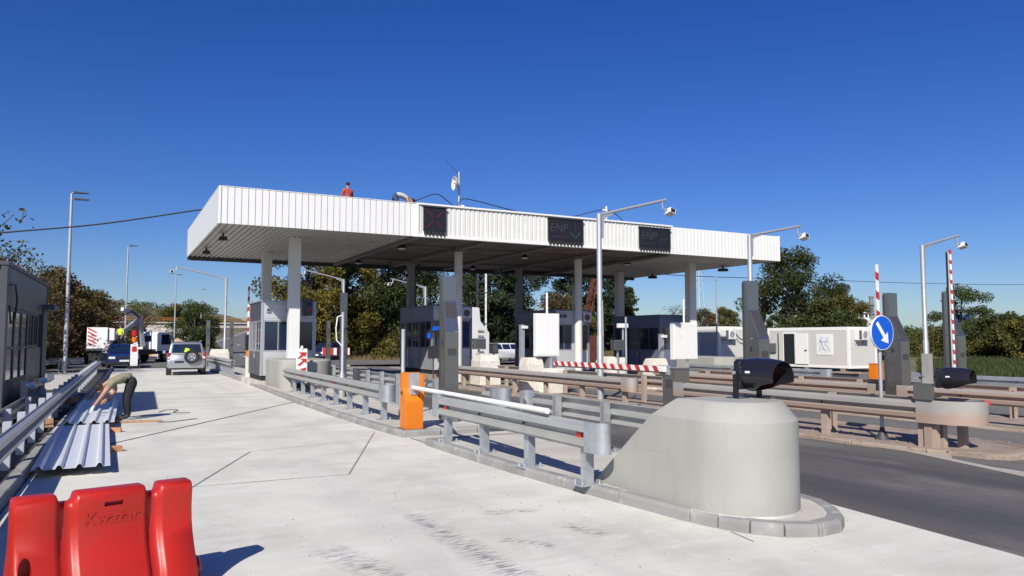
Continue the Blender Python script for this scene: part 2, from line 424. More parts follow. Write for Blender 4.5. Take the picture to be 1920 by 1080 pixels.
xs = axis_pts(-60, 150, 3.5, -3500, 4000); ys = axis_pts(-30, 330, 3.5, -3000, 4500)
b = MB(); V_ = [(x, y, hz(x, y)) for y in ys for x in xs]; nx = len(xs)
b.add(V_, [(j * nx + i, j * nx + i + 1, (j + 1) * nx + i + 1, (j + 1) * nx + i) for j in range(len(ys) - 1) for i in range(nx - 1)])
struct(b.build('ground', 'terrain_soil', smooth=True, angle=80))

def sheet(name, poly, z, m):
    b = MB(); b.add([(x, y, z(x) if callable(z) else z) for x, y in poly], [tuple(range(len(poly)))])
    return struct(b.build(name, m))
# the wide carriageway in strips that follow the cross fall
b = MB(); X_ = [5.9, 8, 9.5, 11, 13.5, 16, 18.5, 24, 30, 36]; Y_ = [-25, 0, 20, 40, 58]
b.add([(x, y, gz(x) - .006) for y in Y_ for x in X_], [(j * 10 + i, j * 10 + i + 1, j * 10 + i + 11, j * 10 + i + 10) for j in range(4) for i in range(3)])
carriage = struct(b.build('asphalt_lane', 'asphalt'))
b = MB()
b.add([(x, y, gz(x) - .006) for y in Y_ for x in X_], [(j * 10 + i, j * 10 + i + 1, j * 10 + i + 11, j * 10 + i + 10) for j in range(4) for i in range(3, 9)])
struct(b.build('toll_plaza_road', 'asphalt_old'))
b = MB(); yy = list(range(49, 430, 4)); rows = []
for y in yy:
    c_ = xr(y) - (1 - sm(y, 52, 110)) * 0; h_ = hw(y)
    z = zr(y) + .02 if y > 58 else -.012
    rows += [(c_ - h_ + k * h_ / 3, y, z if y > 58 else min(z, gz(c_ - h_ + k * h_ / 3) - .012)) for k in range(7)]
b.add(rows, [(j * 7 + i, j * 7 + i + 1, j * 7 + i + 8, j * 7 + i + 7) for j in range(len(yy) - 1) for i in range(6)])
motorway = struct(b.build('motorway', 'asphalt_old'))
def road_line(off, w_, dash=None):
    b = MB(); y = 62.0
    while y < 400:
        L_ = 6 if dash else 8
        p = [(xr(t) + off(t), t, zr(t) + .03) for t in (y, y + L_)]
        b.add([(p[0][0] - w_, p[0][1], p[0][2]), (p[0][0] + w_, p[0][1], p[0][2]), (p[1][0] + w_, p[1][1], p[1][2]), (p[1][0] - w_, p[1][1], p[1][2])], [(0, 1, 2, 3)])
        y += dash if dash else 8
    return b
road_line(lambda t: hw(t) - 1.0, .12).build('edge_line', 'white_paint', motorway)
road_line(lambda t: -hw(t) + 1.0, .12).build('edge_line', 'white_paint', motorway)
road_line(lambda t: 0, .1, 14).build('centre_line', 'white_paint', motorway)

# the new concrete lane
kx = lambda y: -.86 + .027 * (y - 12)
lane = sheet('concrete_pavement', [(kx(-20), -20), (7.4, -20), (6.1, 1.5), (6.54, 3.6), (6.84, 5.9), (6.86, 50), (.2, 50)], 0.004, 'concrete_new')
def strip(name, a, c_, w_, z, m, parent):
    a = Vector((a[0], a[1], 0)); c_ = Vector((c_[0], c_[1], 0)); d = (c_ - a).normalized(); u = Vector((-d.y, d.x, 0)) * w_ / 2
    # a filled saw cut, a little uneven along its edge
    n = max(2, int((c_ - a).length / .25)); L_ = []; R_ = []
    for i in range(n + 1):
        p = a.lerp(c_, i / n); k = rnd.uniform(.8, 1.2)
        L_.append((p.x + u.x * k, p.y + u.y * k, z)); R_.append((p.x - u.x * k, p.y - u.y * k, z))
    b = MB(); b.add(L_ + R_, [(i, i + 1, n + 2 + i, n + 1 + i) for i in range(n)])
    return b.build(name, m, parent)
strip('joint_seal', (-.55, 13.4), (4.49, 21.35), .05, .008, 'joint_black', lane)
strip('joint_seal', (2.77, 9.69), (4.42, 13.8), .018, .008, 'joint_line', lane)
strip('joint_seal', (.89, 9.70), (1.95, 12.31), .022, .008, 'joint_line', lane)
strip('joint_seal', (.3, 9.76), (2.77, 9.69), .012, .008, 'joint_line', lane)
strip('joint_seal', (1.95, 12.31), (4.25, 12.95), .012, .008, 'joint_line', lane)
strip('joint_seal', (.3, 27.0), (4.6, 27.0), .02, .008, 'joint_line', lane)
strip('joint_seal', (5.02, 5.2), (4.95, 4.85), .014, .008, 'joint_line', lane)
# fresh asphalt under the left rail and the pale slabs behind it
sheet('asphalt_verge', [(kx(-20) - 1.5, -20), (kx(-20) - .16, -20), (kx(50) - .16, 50), (kx(50) - 1.9, 50)], 0.03, 'asphalt_fresh')
b = MB(); b.box(-4.2, -1.35, 30.2, 44, -.1, .10); struct(b.build('footpath_slab', 'concrete_island', bevel=.02))
sheet('asphalt_lane', [(-6, 50), (30, 50), (30, 62), (-6, 60)], .012, 'asphalt_old')

# ---- kerbs and islands
stone_cache = {}
def kerb(parent, pts, L_, m='concrete_kerb', w_=.15, h_=.12, closed=False, gap=.022, z=0.0, jitter=.004):
    """kerb stones laid along a line, the line being their outer foot; islands lie to the right of the walking direction"""
    P = [Vector((p[0], p[1], 0)) for p in pts]; seg = [(P[i + 1] - P[i]).length for i in range(len(P) - 1)]; tot = sum(seg)
    n = max(1, round(tot / L_)); s_ = tot / n
    def at(t):
        for i, q in enumerate(seg):
            if t <= q or i == len(seg) - 1: return P[i].lerp(P[i + 1], t / q)
            t -= q
    for k in range(n):
        a = at(k * s_); c_ = at((k + 1) * s_ - 1e-4); d = c_ - a; L1 = round(d.length - gap, 2)
        key = (L1, m, w_, h_)
        if key not in stone_cache:
            b = MB(); b.prism([(0, -.1), (w_, -.1), (w_, h_), (.035, h_), (.008, h_ - .03)], 0, L1, 'x')
            stone_cache[key] = b.mesh('kerb_stone', m, bevel=.006, seg=1)
        u = Vector((d.y, -d.x, 0)).normalized()
        o = put('kerb_stone', stone_cache[key], parent, (a.x + d.x / d.length * gap / 2 + u.x * rnd.uniform(-jitter, jitter), a.y + d.y / d.length * gap / 2, z + rnd.uniform(-jitter, jitter)))
        # local x runs along the stone, local y to the island side (right of travel)
        o.rotation_euler = (0, 0, math.atan2(d.y, d.x)); o.scale = (1, -1, 1)
def inset(poly, d):
    n = len(poly); out = []
    A = sum(poly[i][0] * poly[(i + 1) % n][1] - poly[(i + 1) % n][0] * poly[i][1] for i in range(n))
    s_ = 1 if A > 0 else -1
    for i in range(n):
        a, p, q = (Vector(poly[i - 1]), Vector(poly[i]), Vector(poly[(i + 1) % n]))
        d1 = (p - a).normalized(); d2 = (q - p).normalized()
        n1 = Vector((-d1.y, d1.x)) * s_; n2 = Vector((-d2.y, d2.x)) * s_
        m_ = (n1 + n2); m_ = m_ / max(.3, m_.dot(n1)) if m_.length > 1e-6 else n1
        out.append((p.x + m_.x * d, p.y + m_.y * d))
    return out
def island(label, poly, m='concrete_island', top=.105, ins=.10, z=0.0):
    p = inset(poly, ins); b = MB(); b.prism(p, z - .1, z + top, 'z')
    return struct(b.build('traffic_island', m))
# island A, the new one: the nose with the crash block ...
nose = [(4.62, 11.75), (4.62, 10.2), (4.66, 8.8), (4.74, 7.6), (4.84, 6.5), (4.92, 5.65), (5.01, 5.25), (5.19, 4.88), (5.55, 4.68), (5.95, 4.71), (6.28, 4.98), (6.5, 5.38), (6.62, 6.0), (6.78, 8.0), (6.8, 11.75)]
isA1 = island('', nose)
kerb(isA1, nose[0:6][::-1], 1.0); kerb(isA1, nose[5:12][::-1], .30); kerb(isA1, nose[11:15][::-1], 1.0)
kerb(isA1, [(4.62, 11.75), (6.8, 11.75)][::1], 1.0)
b = MB(); rgm = []                                           # mortar fillet at the foot of the block
sheet('concrete_ramp', [(4.7, 11.78), (6.8, 11.78), (6.8, 12.72), (4.7, 12.72)], .02, 'concrete_island')
# ... and the long part with the first booth
lng = [(4.62, 12.78), (4.53, 14.4), (4.47, 17.5), (4.50, 21.4), (4.55, 24), (4.64, 27), (4.78, 33), (4.85, 47), (6.7, 47), (6.82, 33), (6.82, 12.78)]
isA2 = island('', lng)
kerb(isA2, lng[1:4], .48); kerb(isA2, lng[3:8], .62); kerb(isA2, lng[0:2], .8)
kerb(isA2, [(4.62, 12.78), (6.82, 12.78)][::-1], .74); kerb(isA2, lng[8:11], 1.0)
# left kerb of the lane
kerb(lane, [(kx(y) + .0, y) for y in (50, 2)][::1], 1.0, z=.0)
# old islands, dusty and broken at the edges
def old_island(x0, x1, y0, y1, z):
    pl = [(x0, y1), (x0, y0 + 2.5), (x0 + .35, y0 + .4), ((x0 + x1) / 2, y0), (x1 - .35, y0 + .4), (x1, y0 + 2.5), (x1, y1)]
    isl = island('', pl, 'dusty_concrete', .09, .12, z)
    kerb(isl, pl[::-1], 1.2, 'dusty_concrete', .18, .10, z=z, jitter=.015)
    return isl
isB = old_island(10.95, 13.35, 6.1, 47, gz(12) - .02)
isC = old_island(16.0, 18.95, 4.0, 47, gz(17.5) - .02)
isD = old_island(22.6, 25.6, 4.0, 47, gz(24) - .02)
sheet('concrete_apron', [(11.0, 9.2), (11.05, 7.6), (10.4, 5.7), (9.0, 2.0), (7.9, -3), (19, -3), (15.6, 3.4), (14.2, 5.6), (13.45, 7.2), (13.4, 9.2)], lambda x: gz(x) + .0, 'plaza_pale')
# loose stones, grit and crumbs on the dusty islands and the concrete
def grit(name, label, m, n, reg, size, z, seed):
    r_ = random.Random(seed); b = MB()
    for _ in range(n):
        x, y = reg(r_); s_ = r_.uniform(*size); a = r_.uniform(0, 6.28)
        zz = z(x) if callable(z) else z
        q = [(x + s_ * math.cos(a + k * 2.09) * r_.uniform(.6, 1.2), y + s_ * math.sin(a + k * 2.09) * r_.uniform(.6, 1.2), zz) for k in range(3)] + [(x, y, zz + s_ * r_.uniform(.5, 1))]
        b.add(q, [(0, 1, 3), (1, 2, 3), (2, 0, 3), (0, 2, 1)])
    return tag(b.build(name, m), label, 'gravel', kind='stuff')
grit('grit', 'brown grit and crumbs along the dusty old median', 'dusty_concrete', 900,
     lambda r_: (r_.uniform(10.8, 13.5), r_.triangular(5.6, 26, 8)), (.008, .03), lambda x: gz(x) + .07, 3)
grit('crumb', 'small dark crumbs scattered on the pale concrete', 'joint_line', 260,
     lambda r_: (r_.uniform(.5, 6.5), r_.triangular(3.5, 16, 5)), (.004, .014), .004, 4)
# ================================================================ THE CANOPY
can = thing('toll_canopy', 'long white toll canopy with ribbed fascia across all lanes', 'canopy', (0, 0, 0))
CX0, CX1, CY0, CY1, CZ0, CZ1 = 2.86, 27.52, 24.98, 36.1, 5.40, 6.58
MX0, MX1 = 9.45, 21.02                                       # the older middle section
b = MB(); b.box(CX0 + .10, CX1 - .10, CY0 + .12, CY1 - .1, CZ0 + .22, 6.38); b.build('roof_deck', 'beam_grey', can)
b = MB(); b.box(CX0 + .06, CX1 - .06, CY0 + .07, CY0 + .115, CZ0 + .02, CZ1 - .04); b.build('fascia_backing', 'fascia_void', can)
def ribs(x0, x1, pitch, y, z0, z1, m, depth, wid, name='fascia_panel'):
    """single cladding strips standing side by side along the front"""
    n = round((x1 - x0) / pitch); p = (x1 - x0) / n
    b = MB(); g_ = p * (1 - wid) / 2
    b.prism([(g_ * .2, .03), (g_ * .2 + .01, .03), (g_, -depth + .03), (p - g_, -depth + .03), (p - g_ * .2 - .01, .03), (p - g_ * .2, .03), (p - g_ * .2, .045), (g_ * .2, .045)], z0, z1, 'z')
    me = b.mesh(name, m)
    for k in range(n): put(name, me, can, (x0 + k * p, y + rnd.uniform(-.003, .003), 0))
ribs(CX0 + .04, MX0, .21, CY0 + .02, CZ0 + .0, CZ1, 'white_sheet', .035, .90)
ribs(MX0 + .02, MX1 - .02, .19, CY0 - .05, CZ0 + .07, CZ1 - .055, 'white_sheet_old', .045, .62)
ribs(MX1, CX1 - .04, .20, CY0 + .02, CZ0 + .0, CZ1 - .02, 'white_sheet', .030, .70)
b = MB(); b.box(MX0, MX1, CY0 - .035, CY0 + .05, CZ0 + .06, CZ1 - .05); b.build('fascia_backing', 'white_sheet_old', can)
b = MB(); b.box(MX0 - .02, MX1 + .02, CY0 - .12, CY0 + .09, CZ1 - .045, CZ1 + .02); b.build('fascia_cap', 'white_trim', can, bevel=.008)
b = MB(); b.box(MX0 - .02, MX1 + .02, CY0 - .12, CY0 + .06, CZ0 - .02, CZ0 + .062); b.build('fascia_sill', 'white_trim', can, bevel=.008)
for x in (MX0 - .02, MX1 - .05):
    b = MB(); b.box(x, x + .07, CY0 - .115, CY0 + .06, CZ0 + .063, CZ1 - .046); b.build('fascia_edge', 'white_trim', can)
# corner flashings and the plain left end
for x0, x1 in ((CX0 - .02, CX0 + .05), (CX1 - .05, CX1 + .02)):
    b = MB(); b.box(x0, x1, CY0 - .02, CY0 + .055, CZ0 - .005, CZ1 + .005); b.build('corner_flashing', 'white_trim', can, bevel=.006)
b = MB(); b.box(CX0 + .051, MX0 - .03, CY0 + .0, CY0 + .09, CZ1 + .001, CZ1 + .02); b.build('fascia_cap', 'white_trim', can)
n = 11; p = (CY1 - CY0 - .06) / n
for k in range(n):
    b = MB(); y = CY0 + .06 + k * p; b.box(CX0 - .012, CX0 + .03, y + .002, y + p - .002, CZ0 + .0, CZ1 - .004)
    b.build('end_panel', 'white_sheet', can)
b = MB(); b.box(CX0 - .018, CX0 + .08, CY0 + .056, CY1, CZ1 - .003, CZ1 + .02); b.build('fascia_cap', 'white_trim', can)
for k in range(n):
    b = MB(); y = CY0 + .06 + k * p; b.box(CX1 - .03, CX1 + .012, y + .002, y + p - .002, CZ0, CZ1 - .02)
    b.build('end_panel', 'white_sheet', can)
b = MB(); b.box(CX0, CX1, CY1 - .02, CY1 + .04, CZ0 - .14, CZ1 - .05); b.build('rear_fascia', 'steel_dark', can)
# soffits: new trapezoid sheets on the left, old dark boards with beams, smooth light boards on the right
n = 33; p = (MX0 - CX0 - .08) / n
b = MB(); b.prism([(0, .03), (p * .30, .03), (p * .42, -.015), (p * .88, -.015), (p, .03), (p, .04), (p * .90, -.005), (p * .40, -.005), (p * .28, .04), (0, .04)], CY0 + .13, CY1 - .06, 'y')
me = b.mesh('soffit_panel', 'soffit_new')
for k in range(n): put('soffit_panel', me, can, (CX0 + .06 + k * p, 0, CZ0 + .04))
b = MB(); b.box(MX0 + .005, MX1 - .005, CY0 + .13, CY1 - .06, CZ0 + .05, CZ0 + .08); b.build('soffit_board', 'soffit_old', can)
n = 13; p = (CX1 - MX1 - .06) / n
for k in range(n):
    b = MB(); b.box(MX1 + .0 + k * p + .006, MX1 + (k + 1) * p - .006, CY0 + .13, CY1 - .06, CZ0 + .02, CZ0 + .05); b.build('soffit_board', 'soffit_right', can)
for x in (MX0, MX1):
    b = MB(); b.box(x - .09, x + .09, CY0 + .15, CY1 - .1, CZ0 - .10, CZ0 + .015); b.build('soffit_beam', 'beam_grey', can, bevel=.01)
for x in (12.3, 15.2, 18.15):
    b = MB(); b.box(x - .11, x + .11, CY0 + .3, CY1 - .1, CZ0 - .06, CZ0 + .045); b.build('soffit_beam', 'beam_grey', can, bevel=.01)
for y in (27.7, 33.1):
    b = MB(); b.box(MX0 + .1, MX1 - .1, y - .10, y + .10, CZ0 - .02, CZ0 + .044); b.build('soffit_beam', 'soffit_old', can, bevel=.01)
# dropped corner of the rear gutter
b = MB(); b.prism([(18.9, 5.26), (25.9, 5.26), (26.5, 5.40), (18.9, 5.40)], CY1 - .5, CY1 - .05, 'y'); b.build('gutter', 'steel_dark', can, bevel=.01)
# columns: square white ones under the new ends, round ones in the middle
def column(x, y, kind, z0):
    if kind == 'sq':
        b = MB(); b.box(x - .19, x + .19, y - .19, y + .19, z0, CZ0 + .03); o = b.build('column', 'column_white', can, bevel=.012)
    elif kind == 'rd':
        b = MB(); b.cyl((x, y, z0), (x, y, CZ0 + .05), .17, n=28); o = b.build('column', 'column_cream', can, smooth=True)
        b = MB(); b.box(x - .24, x + .24, y - .24, y + .24, CZ0 - .14, CZ0 - .065); b.build('column_head', 'beam_grey', o)
    else:
        b = MB(); b.box(x - .15, x + .15, y - .15, y + .15, z0, CZ0 + .04); o = b.build('column', 'column_grey', can, bevel=.012)
    return o
column(5.79, 27.7, 'sq', 0); column(5.74, 33.0, 'sq', 0)
column(12.30, 27.7, 'rd', 0); column(18.12, 27.8, 'rd', -.2); column(24.65, 27.9, 'sq', -.2)
column(12.38, 33.4, 'gr', 0); column(18.3, 33.6, 'gr', -.2); column(24.6, 33.6, 'sq', -.2)
# drain pipes on the rear columns
for x, y in ((12.38, 33.4), (18.3, 33.6)):
    b = MB(); b.tube([(x + .2, y - .02, 0), (x + .2, y - .02, 4.9), (x + .42, y - .02, 5.3)], .055, 8); b.build('drain_pipe', 'steel_dark', can, smooth=True)
    b = MB(); b.tube([(x - .16, y, 4.72), (x - 1.0, y + .02, 5.12), (x - 1.05, y + .02, 5.36)], .065, 8); b.build('drain_pipe', 'steel_dark', can, smooth=True)
# lamps under the soffit
def soffit_lamp(x, y, label):
    t = thing('ceiling_lamp', label, 'lamp', (x, y, CZ0 - .005), group='lamps under the canopy')
    b = MB(); b.lathe([(.05, .05), (.07, .0), (.17, -.06), (.19, -.13)], (0, 0, 0), n=20); b.build('lamp_shade', 'black_matt', t, smooth=True)
    b = MB(); b.lathe([(.17, -.125), (.12, -.16), (.03, -.175)], (0, 0, 0), n=20); b.build('lens', 'lamp_clear', t, smooth=True)
soffit_lamp(10.0, 33.9, 'round lamp under the old soffit, rear, nearest the ribbed sheets')
soffit_lamp(9.85, 27.6, 'round lamp under the old soffit, front, below the red cross sign')
soffit_lamp(15.9, 34.0, 'round lamp under the dark soffit, rear, right of the second front column')
soffit_lamp(15.7, 28.3, 'round lamp under the dark soffit, front, below the arrow sign')
soffit_lamp(21.4, 28.6, 'round lamp under the soffit beside the right light boards')
def flood(x, y, label, s=1.0):
    t = thing('floodlight', label, 'floodlight', (x, y, CZ0 - .0), group='floodlights under the canopy')
    b = MB(); b.box(-.03, .03, -.03, .03, -.10, .02); b.build('bracket', 'steel_dark', t)
    b = MB(); b.prism([(-.20 * s, -.24), (.20 * s, -.24), (.13 * s, -.10), (-.13 * s, -.10)], -.16 * s, .16 * s, 'y'); b.build('housing', 'black_matt', t, bevel=.01)
    b = MB(); b.box(-.17 * s, .17 * s, -.13 * s, .13 * s, -.246, -.238); b.build('glass', 'glass_smoke', t)
flood(3.3, 27.5, 'dark floodlight under the left end of the canopy, nearer the front edge', .8)
flood(3.25, 32.2, 'dark floodlight under the left end of the canopy, nearer the rear edge', .8)
flood(26.75, 33.4, 'dark floodlight below the right soffit beside the rear square column', 1.1)
flood(27.05, 28.2, 'dark floodlight hanging at the right end edge of the canopy', 1.1)
# ---- variable signs on the fascia
def led_sign(x0, x1, z0, z1, label, kind):
    t = thing('lane_sign', label, 'sign', ((x0 + x1) / 2, CY0 - .12, z0), group='black lane signs on the fascia')
    w_ = x1 - x0; h_ = z1 - z0; nb = max(4, round(w_ / .155))
    b = MB(); b.box(-w_ / 2, w_ / 2, -.06, .02, .18, h_); b.build('screen', 'screen_black', t, bevel=.01)
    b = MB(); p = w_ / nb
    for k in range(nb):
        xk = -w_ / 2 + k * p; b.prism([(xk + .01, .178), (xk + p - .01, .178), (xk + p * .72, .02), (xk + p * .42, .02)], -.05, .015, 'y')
    b.build('shadow_teeth', 'black_matt', t)  # black teeth modelled in the shape of the sawtooth shadow on the ribbed cladding
    b = MB(); b.box(-w_ / 2 - .03, w_ / 2 + .03, -.10, .02, h_ + .001, h_ + .03); b.build('visor', 'steel_dark', t)
    def bars(segs, wd, m, name):
        b = MB()
        for (ax, az, bx, bz) in segs: b.bar((ax, -.066, az), (bx, -.066, bz), .008, wd)
        b.build(name, m, t)
    if kind == 'x':
        cx, cz, d = 0, .18 + (h_ - .18) / 2, .30
        bars([(cx - d, cz - d, cx - .08, cz - .08), (cx + .08, cz + .08, cx + d, cz + d), (cx - d, cz + d, cx - .08, cz + .08), (cx + .08, cz - .08, cx + d, cz - d)], .05, 'led_red', 'red_cross')
    else:
        me = text_mesh('ENP', .46, .004, 'led_grey', 'lettering', .2); o = put('lettering', me, t, (-w_ * .22, -.066, .18 + (h_ - .18) * .57)); o.rotation_euler = (R(90), 0, 0)
        bars([(-w_ * .43, .34, -w_ * .02, .34)], .025, 'led_grey', 'underline'); bars([(-w_ * .43, h_ - .07, -w_ * .06, h_ - .07)], .02, 'led_grey', 'underline')
        if kind == 'arrow':
            cx = w_ * .27
            bars([(cx, h_ - .10, cx, .36)], .035, 'led_grey', 'arrow_shaft')
            bars([(cx - .24, .56, cx, .32), (cx + .24, .56, cx, .32)], .045, 'led_green', 'arrow_head')
        else:
            bars([(w_ * .1, .36, w_ * .24, .6), (w_ * .2, .36, w_ * .36, .62)], .02, 'led_grey', 'dim_mark')
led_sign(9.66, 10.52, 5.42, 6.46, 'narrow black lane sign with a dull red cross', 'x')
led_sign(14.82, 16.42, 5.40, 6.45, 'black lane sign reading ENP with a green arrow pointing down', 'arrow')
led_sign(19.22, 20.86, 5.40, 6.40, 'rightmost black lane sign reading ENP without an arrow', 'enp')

# ---- mast, dish and cables on the roof
t = thing('antenna_mast', 'grey mast with white dish and whip aerial on the canopy roof', 'antenna', (13.15, 29.6, 6.38))
b = MB(); b.cyl((0, 0, 0), (0, 0, 2.65), .045, n=12); b.build('mast', 'pole_galv', t, smooth=True)
b = MB(); b.box(.10, .24, -.06, .06, .4, 1.2); b.build('sector_panel', 'white_trim', t, bevel=.02)
b = MB(); b.lathe([(.02, .12), (.16, .09), (.27, .03), (.31, -.05), (.29, -.05), (.25, .02), (.14, .07), (.02, .10)], (0, 0, 0), axis='y', n=28, caps=False)
o = b.build('dish', 'column_white', t, smooth=True, loc=(-.25, -.12, 2.1)); o.rotation_euler = (0, 0, R(-95))
b = MB(); b.cyl((-.28, -.08, 2.1), (0, 0, 2.15), .03, n=8); b.build('dish_arm', 'pole_galv', t)
b = MB(); b.tube([(0, 0, 2.6), (-.10, 0, 2.62), (-.70, .05, 3.2)], [.02, .015, .008], 6); b.build('whip', 'steel_dark', t)
def cable(name, label, pts, r=.022, m='cable', n=6, sag=None, grp=None):
    P = [Vector(p) for p in pts]; out = []
    for i in range(len(P) - 1):
        for k in range(8):
            s_ = k / 8
            a = P[max(i - 1, 0)]; b_ = P[i]; c_ = P[i + 1]; d_ = P[min(i + 2, len(P) - 1)]
            out.append(.5 * ((2 * b_) + (c_ - a) * s_ + (2 * a - 5 * b_ + 4 * c_ - d_) * s_ ** 2 + (-a + 3 * b_ - 3 * c_ + d_) * s_ ** 3))
    out.append(P[-1]); b = MB(); b.tube(out, r, n); return tag(b.build(name, m, smooth=True), label, 'cable', grp)
cable('roof_cable', 'black cable looping over the roof from worker to mast', [(9.9, 28, 7.1), (10.6, 28, 7.30), (11.4, 28, 7.62), (11.9, 28, 7.4), (12.4, 28, 7.0), (12.9, 29.2, 6.7)], .02)
cable('roof_cable', 'black cable sagging over the roof right of the mast', [(12.35, 28, 7.05), (12.55, 28, 7.50), (13.2, 28, 7.50), (14.2, 28, 7.35), (15.4, 28, 7.18), (16.6, 28, 7.08), (18.0, 28, 7.22), (19.0, 28, 7.5), (19.7, 28, 7.66), (20.2, 28, 7.55), (20.8, 28, 7.15), (21.0, 28.2, 6.6)], .02)
t = thing('cable_bracket', 'small white bracket holding the cable on the right roof', 'bracket', (19.8, 28, 6.4))
b = MB(); b.box(-.03, .03, -.03, .03, 0, 1.42); b.build('stem', 'white_trim', t); b = MB(); b.box(-.22, .05, -.05, .05, 1.2, 1.27); b.build('arm', 'white_trim', t)
tag(cable('overhead_cable', 'thick black overhead cable from the left edge to the canopy', [(-14, 36, 4.6), (-9, 36, 5.15), (-4.1, 36, 6.0), (-.5, 36, 6.63), (3.4, 36, 7.56), (5.5, 35.5, 7.9), (8.0, 33, 6.42)], .035), cat='cable')
# ================================================================ GUARDRAILS
WB = [(0, 0), (.0, .015), (.075, .045), (.082, .108), (.0, .132), (.0, .178), (.082, .202), (.075, .265), (0, .295), (0, .31)]
def w_profile(th=.006): return WB + [(x + th if False else x - th, z) for x, z in WB[::-1]]
beam_cache = {}
def beam_mesh(L_, m):
    if (round(L_, 2), m) not in beam_cache:
        b = MB(); b.prism(w_profile(), 0, L_, 'y'); beam_cache[(round(L_, 2), m)] = b.mesh('w_beam', m)
    return beam_cache[(round(L_, 2), m)]
post_cache = {}
def post_mesh(h_, m):
    k = (round(h_, 2), m)
    if k not in post_cache:
        b = MB(); b.prism([(-.05, -.06), (.05, -.06), (.05, -.035), (.042, -.035), (.042, -.053), (-.042, -.053), (-.042, .053), (.042, .053), (.042, .035), (.05, .035), (.05, .06), (-.05, .06)], 0, h_, 'z')
        post_cache[k] = b.mesh('post', m)
    return post_cache[k]
plate_me = {}
def plate_mesh(m):
    if m not in plate_me:
        b = MB(); b.box(-.15, .15, -.11, .11, 0, .018)
        for sx in (-1, 1):
            for sy in (-1, 1): b.cyl((sx * .115, sy * .075, .018), (sx * .115, sy * .075, .06), .014, n=6)
        plate_me[m] = b.mesh('base_plate', m)
    return plate_me[m]
def guardrail(label, p0, p1, side, zg, mb='galv_beam', mp='galv_new', spacing=1.333, first=.4, off=.07, top=.70, plates=True,
              ends=(0, 0), refl=(), group='guardrails', post_extra=0.0, back=None, blocks=True, posts=True, cat='guardrail', hr=.31):
    """a rail on posts from p0 to p1; local y runs along it, the beam stands on the side (-1 left / +1 right) of the posts"""
    a = Vector((p0[0], p0[1], 0)); c_ = Vector((p1[0], p1[1], 0)); d = c_ - a; L_ = d.length
    t = thing('guardrail', label, cat, (a.x, a.y, zg), math.atan2(d.y, d.x) - math.pi / 2, group)
    z0 = top - .31
    bo = put('w_beam', beam_mesh(L_, mb), t, (side * off, 0, z0)); bo.scale = (side, 1, 1)
    y = first
    while posts and y < L_ - .05:
        o = put('post', post_mesh(top - .02 + post_extra, mp), t, (0, y, 0))
        if side > 0: o.rotation_euler = (0, 0, math.pi)
        if plates: put('base_plate', plate_mesh(mp), o, (0, 0, 0))
        if blocks:
            b = MB(); b.box(-.02, .05, -.04, .04, 0, .10); q = b.build('spacer', mp, t, loc=(side * .03 if side > 0 else -.06, y, z0 + .105))
        y += spacing
    for r_ in refl:
        b = MB(); b.box(-.005, .005, -.05, .05, -.035, .035); b.build('reflector', 'reflector_red', t, bevel=.004, loc=(side * (off + .03), r_, z0 + .155))
    # a row of beam bolts in the trough
    y = first
    while y < L_ - .05:
        if 'bolt' not in post_cache: post_cache['bolt'] = MB().cyl((0, 0, 0), (.022, 0, 0), .018, n=6).mesh('bolt', 'steel_dark')
        o = put('bolt', post_cache['bolt'], t, (side * (off + .010), y, z0 + .155)); o.scale = (side, 1, 1); y += spacing
    for i, e in enumerate(ends):
        if not e: continue
        yy = 0 if i == 0 else L_; s_ = -1 if i == 0 else 1
        # bullnose end: a curved plate that turns round the end of the beam
        pr = []; R_ = e; n_ = 12
        for k in range(n_ + 1):
            an = math.pi * k / n_; pr.append((side * (off + .082) - side * R_ + side * R_ * math.cos(an), yy + s_ * (.10 + R_ * 1.1 * math.sin(an))))
        pr = [(side * (off + .082), yy - s_ * .12)] + pr + [(side * (off + .082) - side * 2 * R_, yy + s_ * .02)]
        b = MB(); n2 = len(pr); h0, h1 = z0 - .015, z0 + .325
        vs_ = []
        for (x, y2) in pr: vs_ += [(x, y2, h0), (x, y2, h1), (x - side * .006, y2 - s_ * .004, h1), (x - side * .006, y2 - s_ * .004, h0)]
        fs = []
        for k in range(n2 - 1):
            for j in range(4): fs.append((k * 4 + j, k * 4 + (j + 1) % 4, k * 4 + 4 + (j + 1) % 4, k * 4 + 4 + j))
        fs += [(0, 1, 2, 3), tuple(n2 * 4 - 4 + j for j in (3, 2, 1, 0))]
        b.add(vs_, fs); b.build('end_terminal', 'galv_new' if mb != 'galv_old' else 'galv_old', t, smooth=True)
    return t
IZ = .105
# --- island A, lane side
guardrail('short new guardrail beside the big concrete block, curved ends', (4.82, 6.95), (4.82, 11.42), -1, IZ, first=.28, spacing=1.335, ends=(.095, .10), refl=(.30, 4.15), top=.72, group='new rails on the first island')
guardrail('long new guardrail between first booth wall and orange barrier', (4.95, 14.62), (5.18, 27.0), -1, IZ, first=.25, spacing=1.333, ends=(.13, 0), refl=(.25, 4.1, 8.1, 11.8), top=.72, group='new rails on the first island')
guardrail('new guardrail beyond the first booth with a dense row of posts', (4.95, 36.2), (5.0, 46.5), -1, IZ, first=.2, spacing=.9, top=.72, group='new rails on the first island', refl=(1, 4, 7))
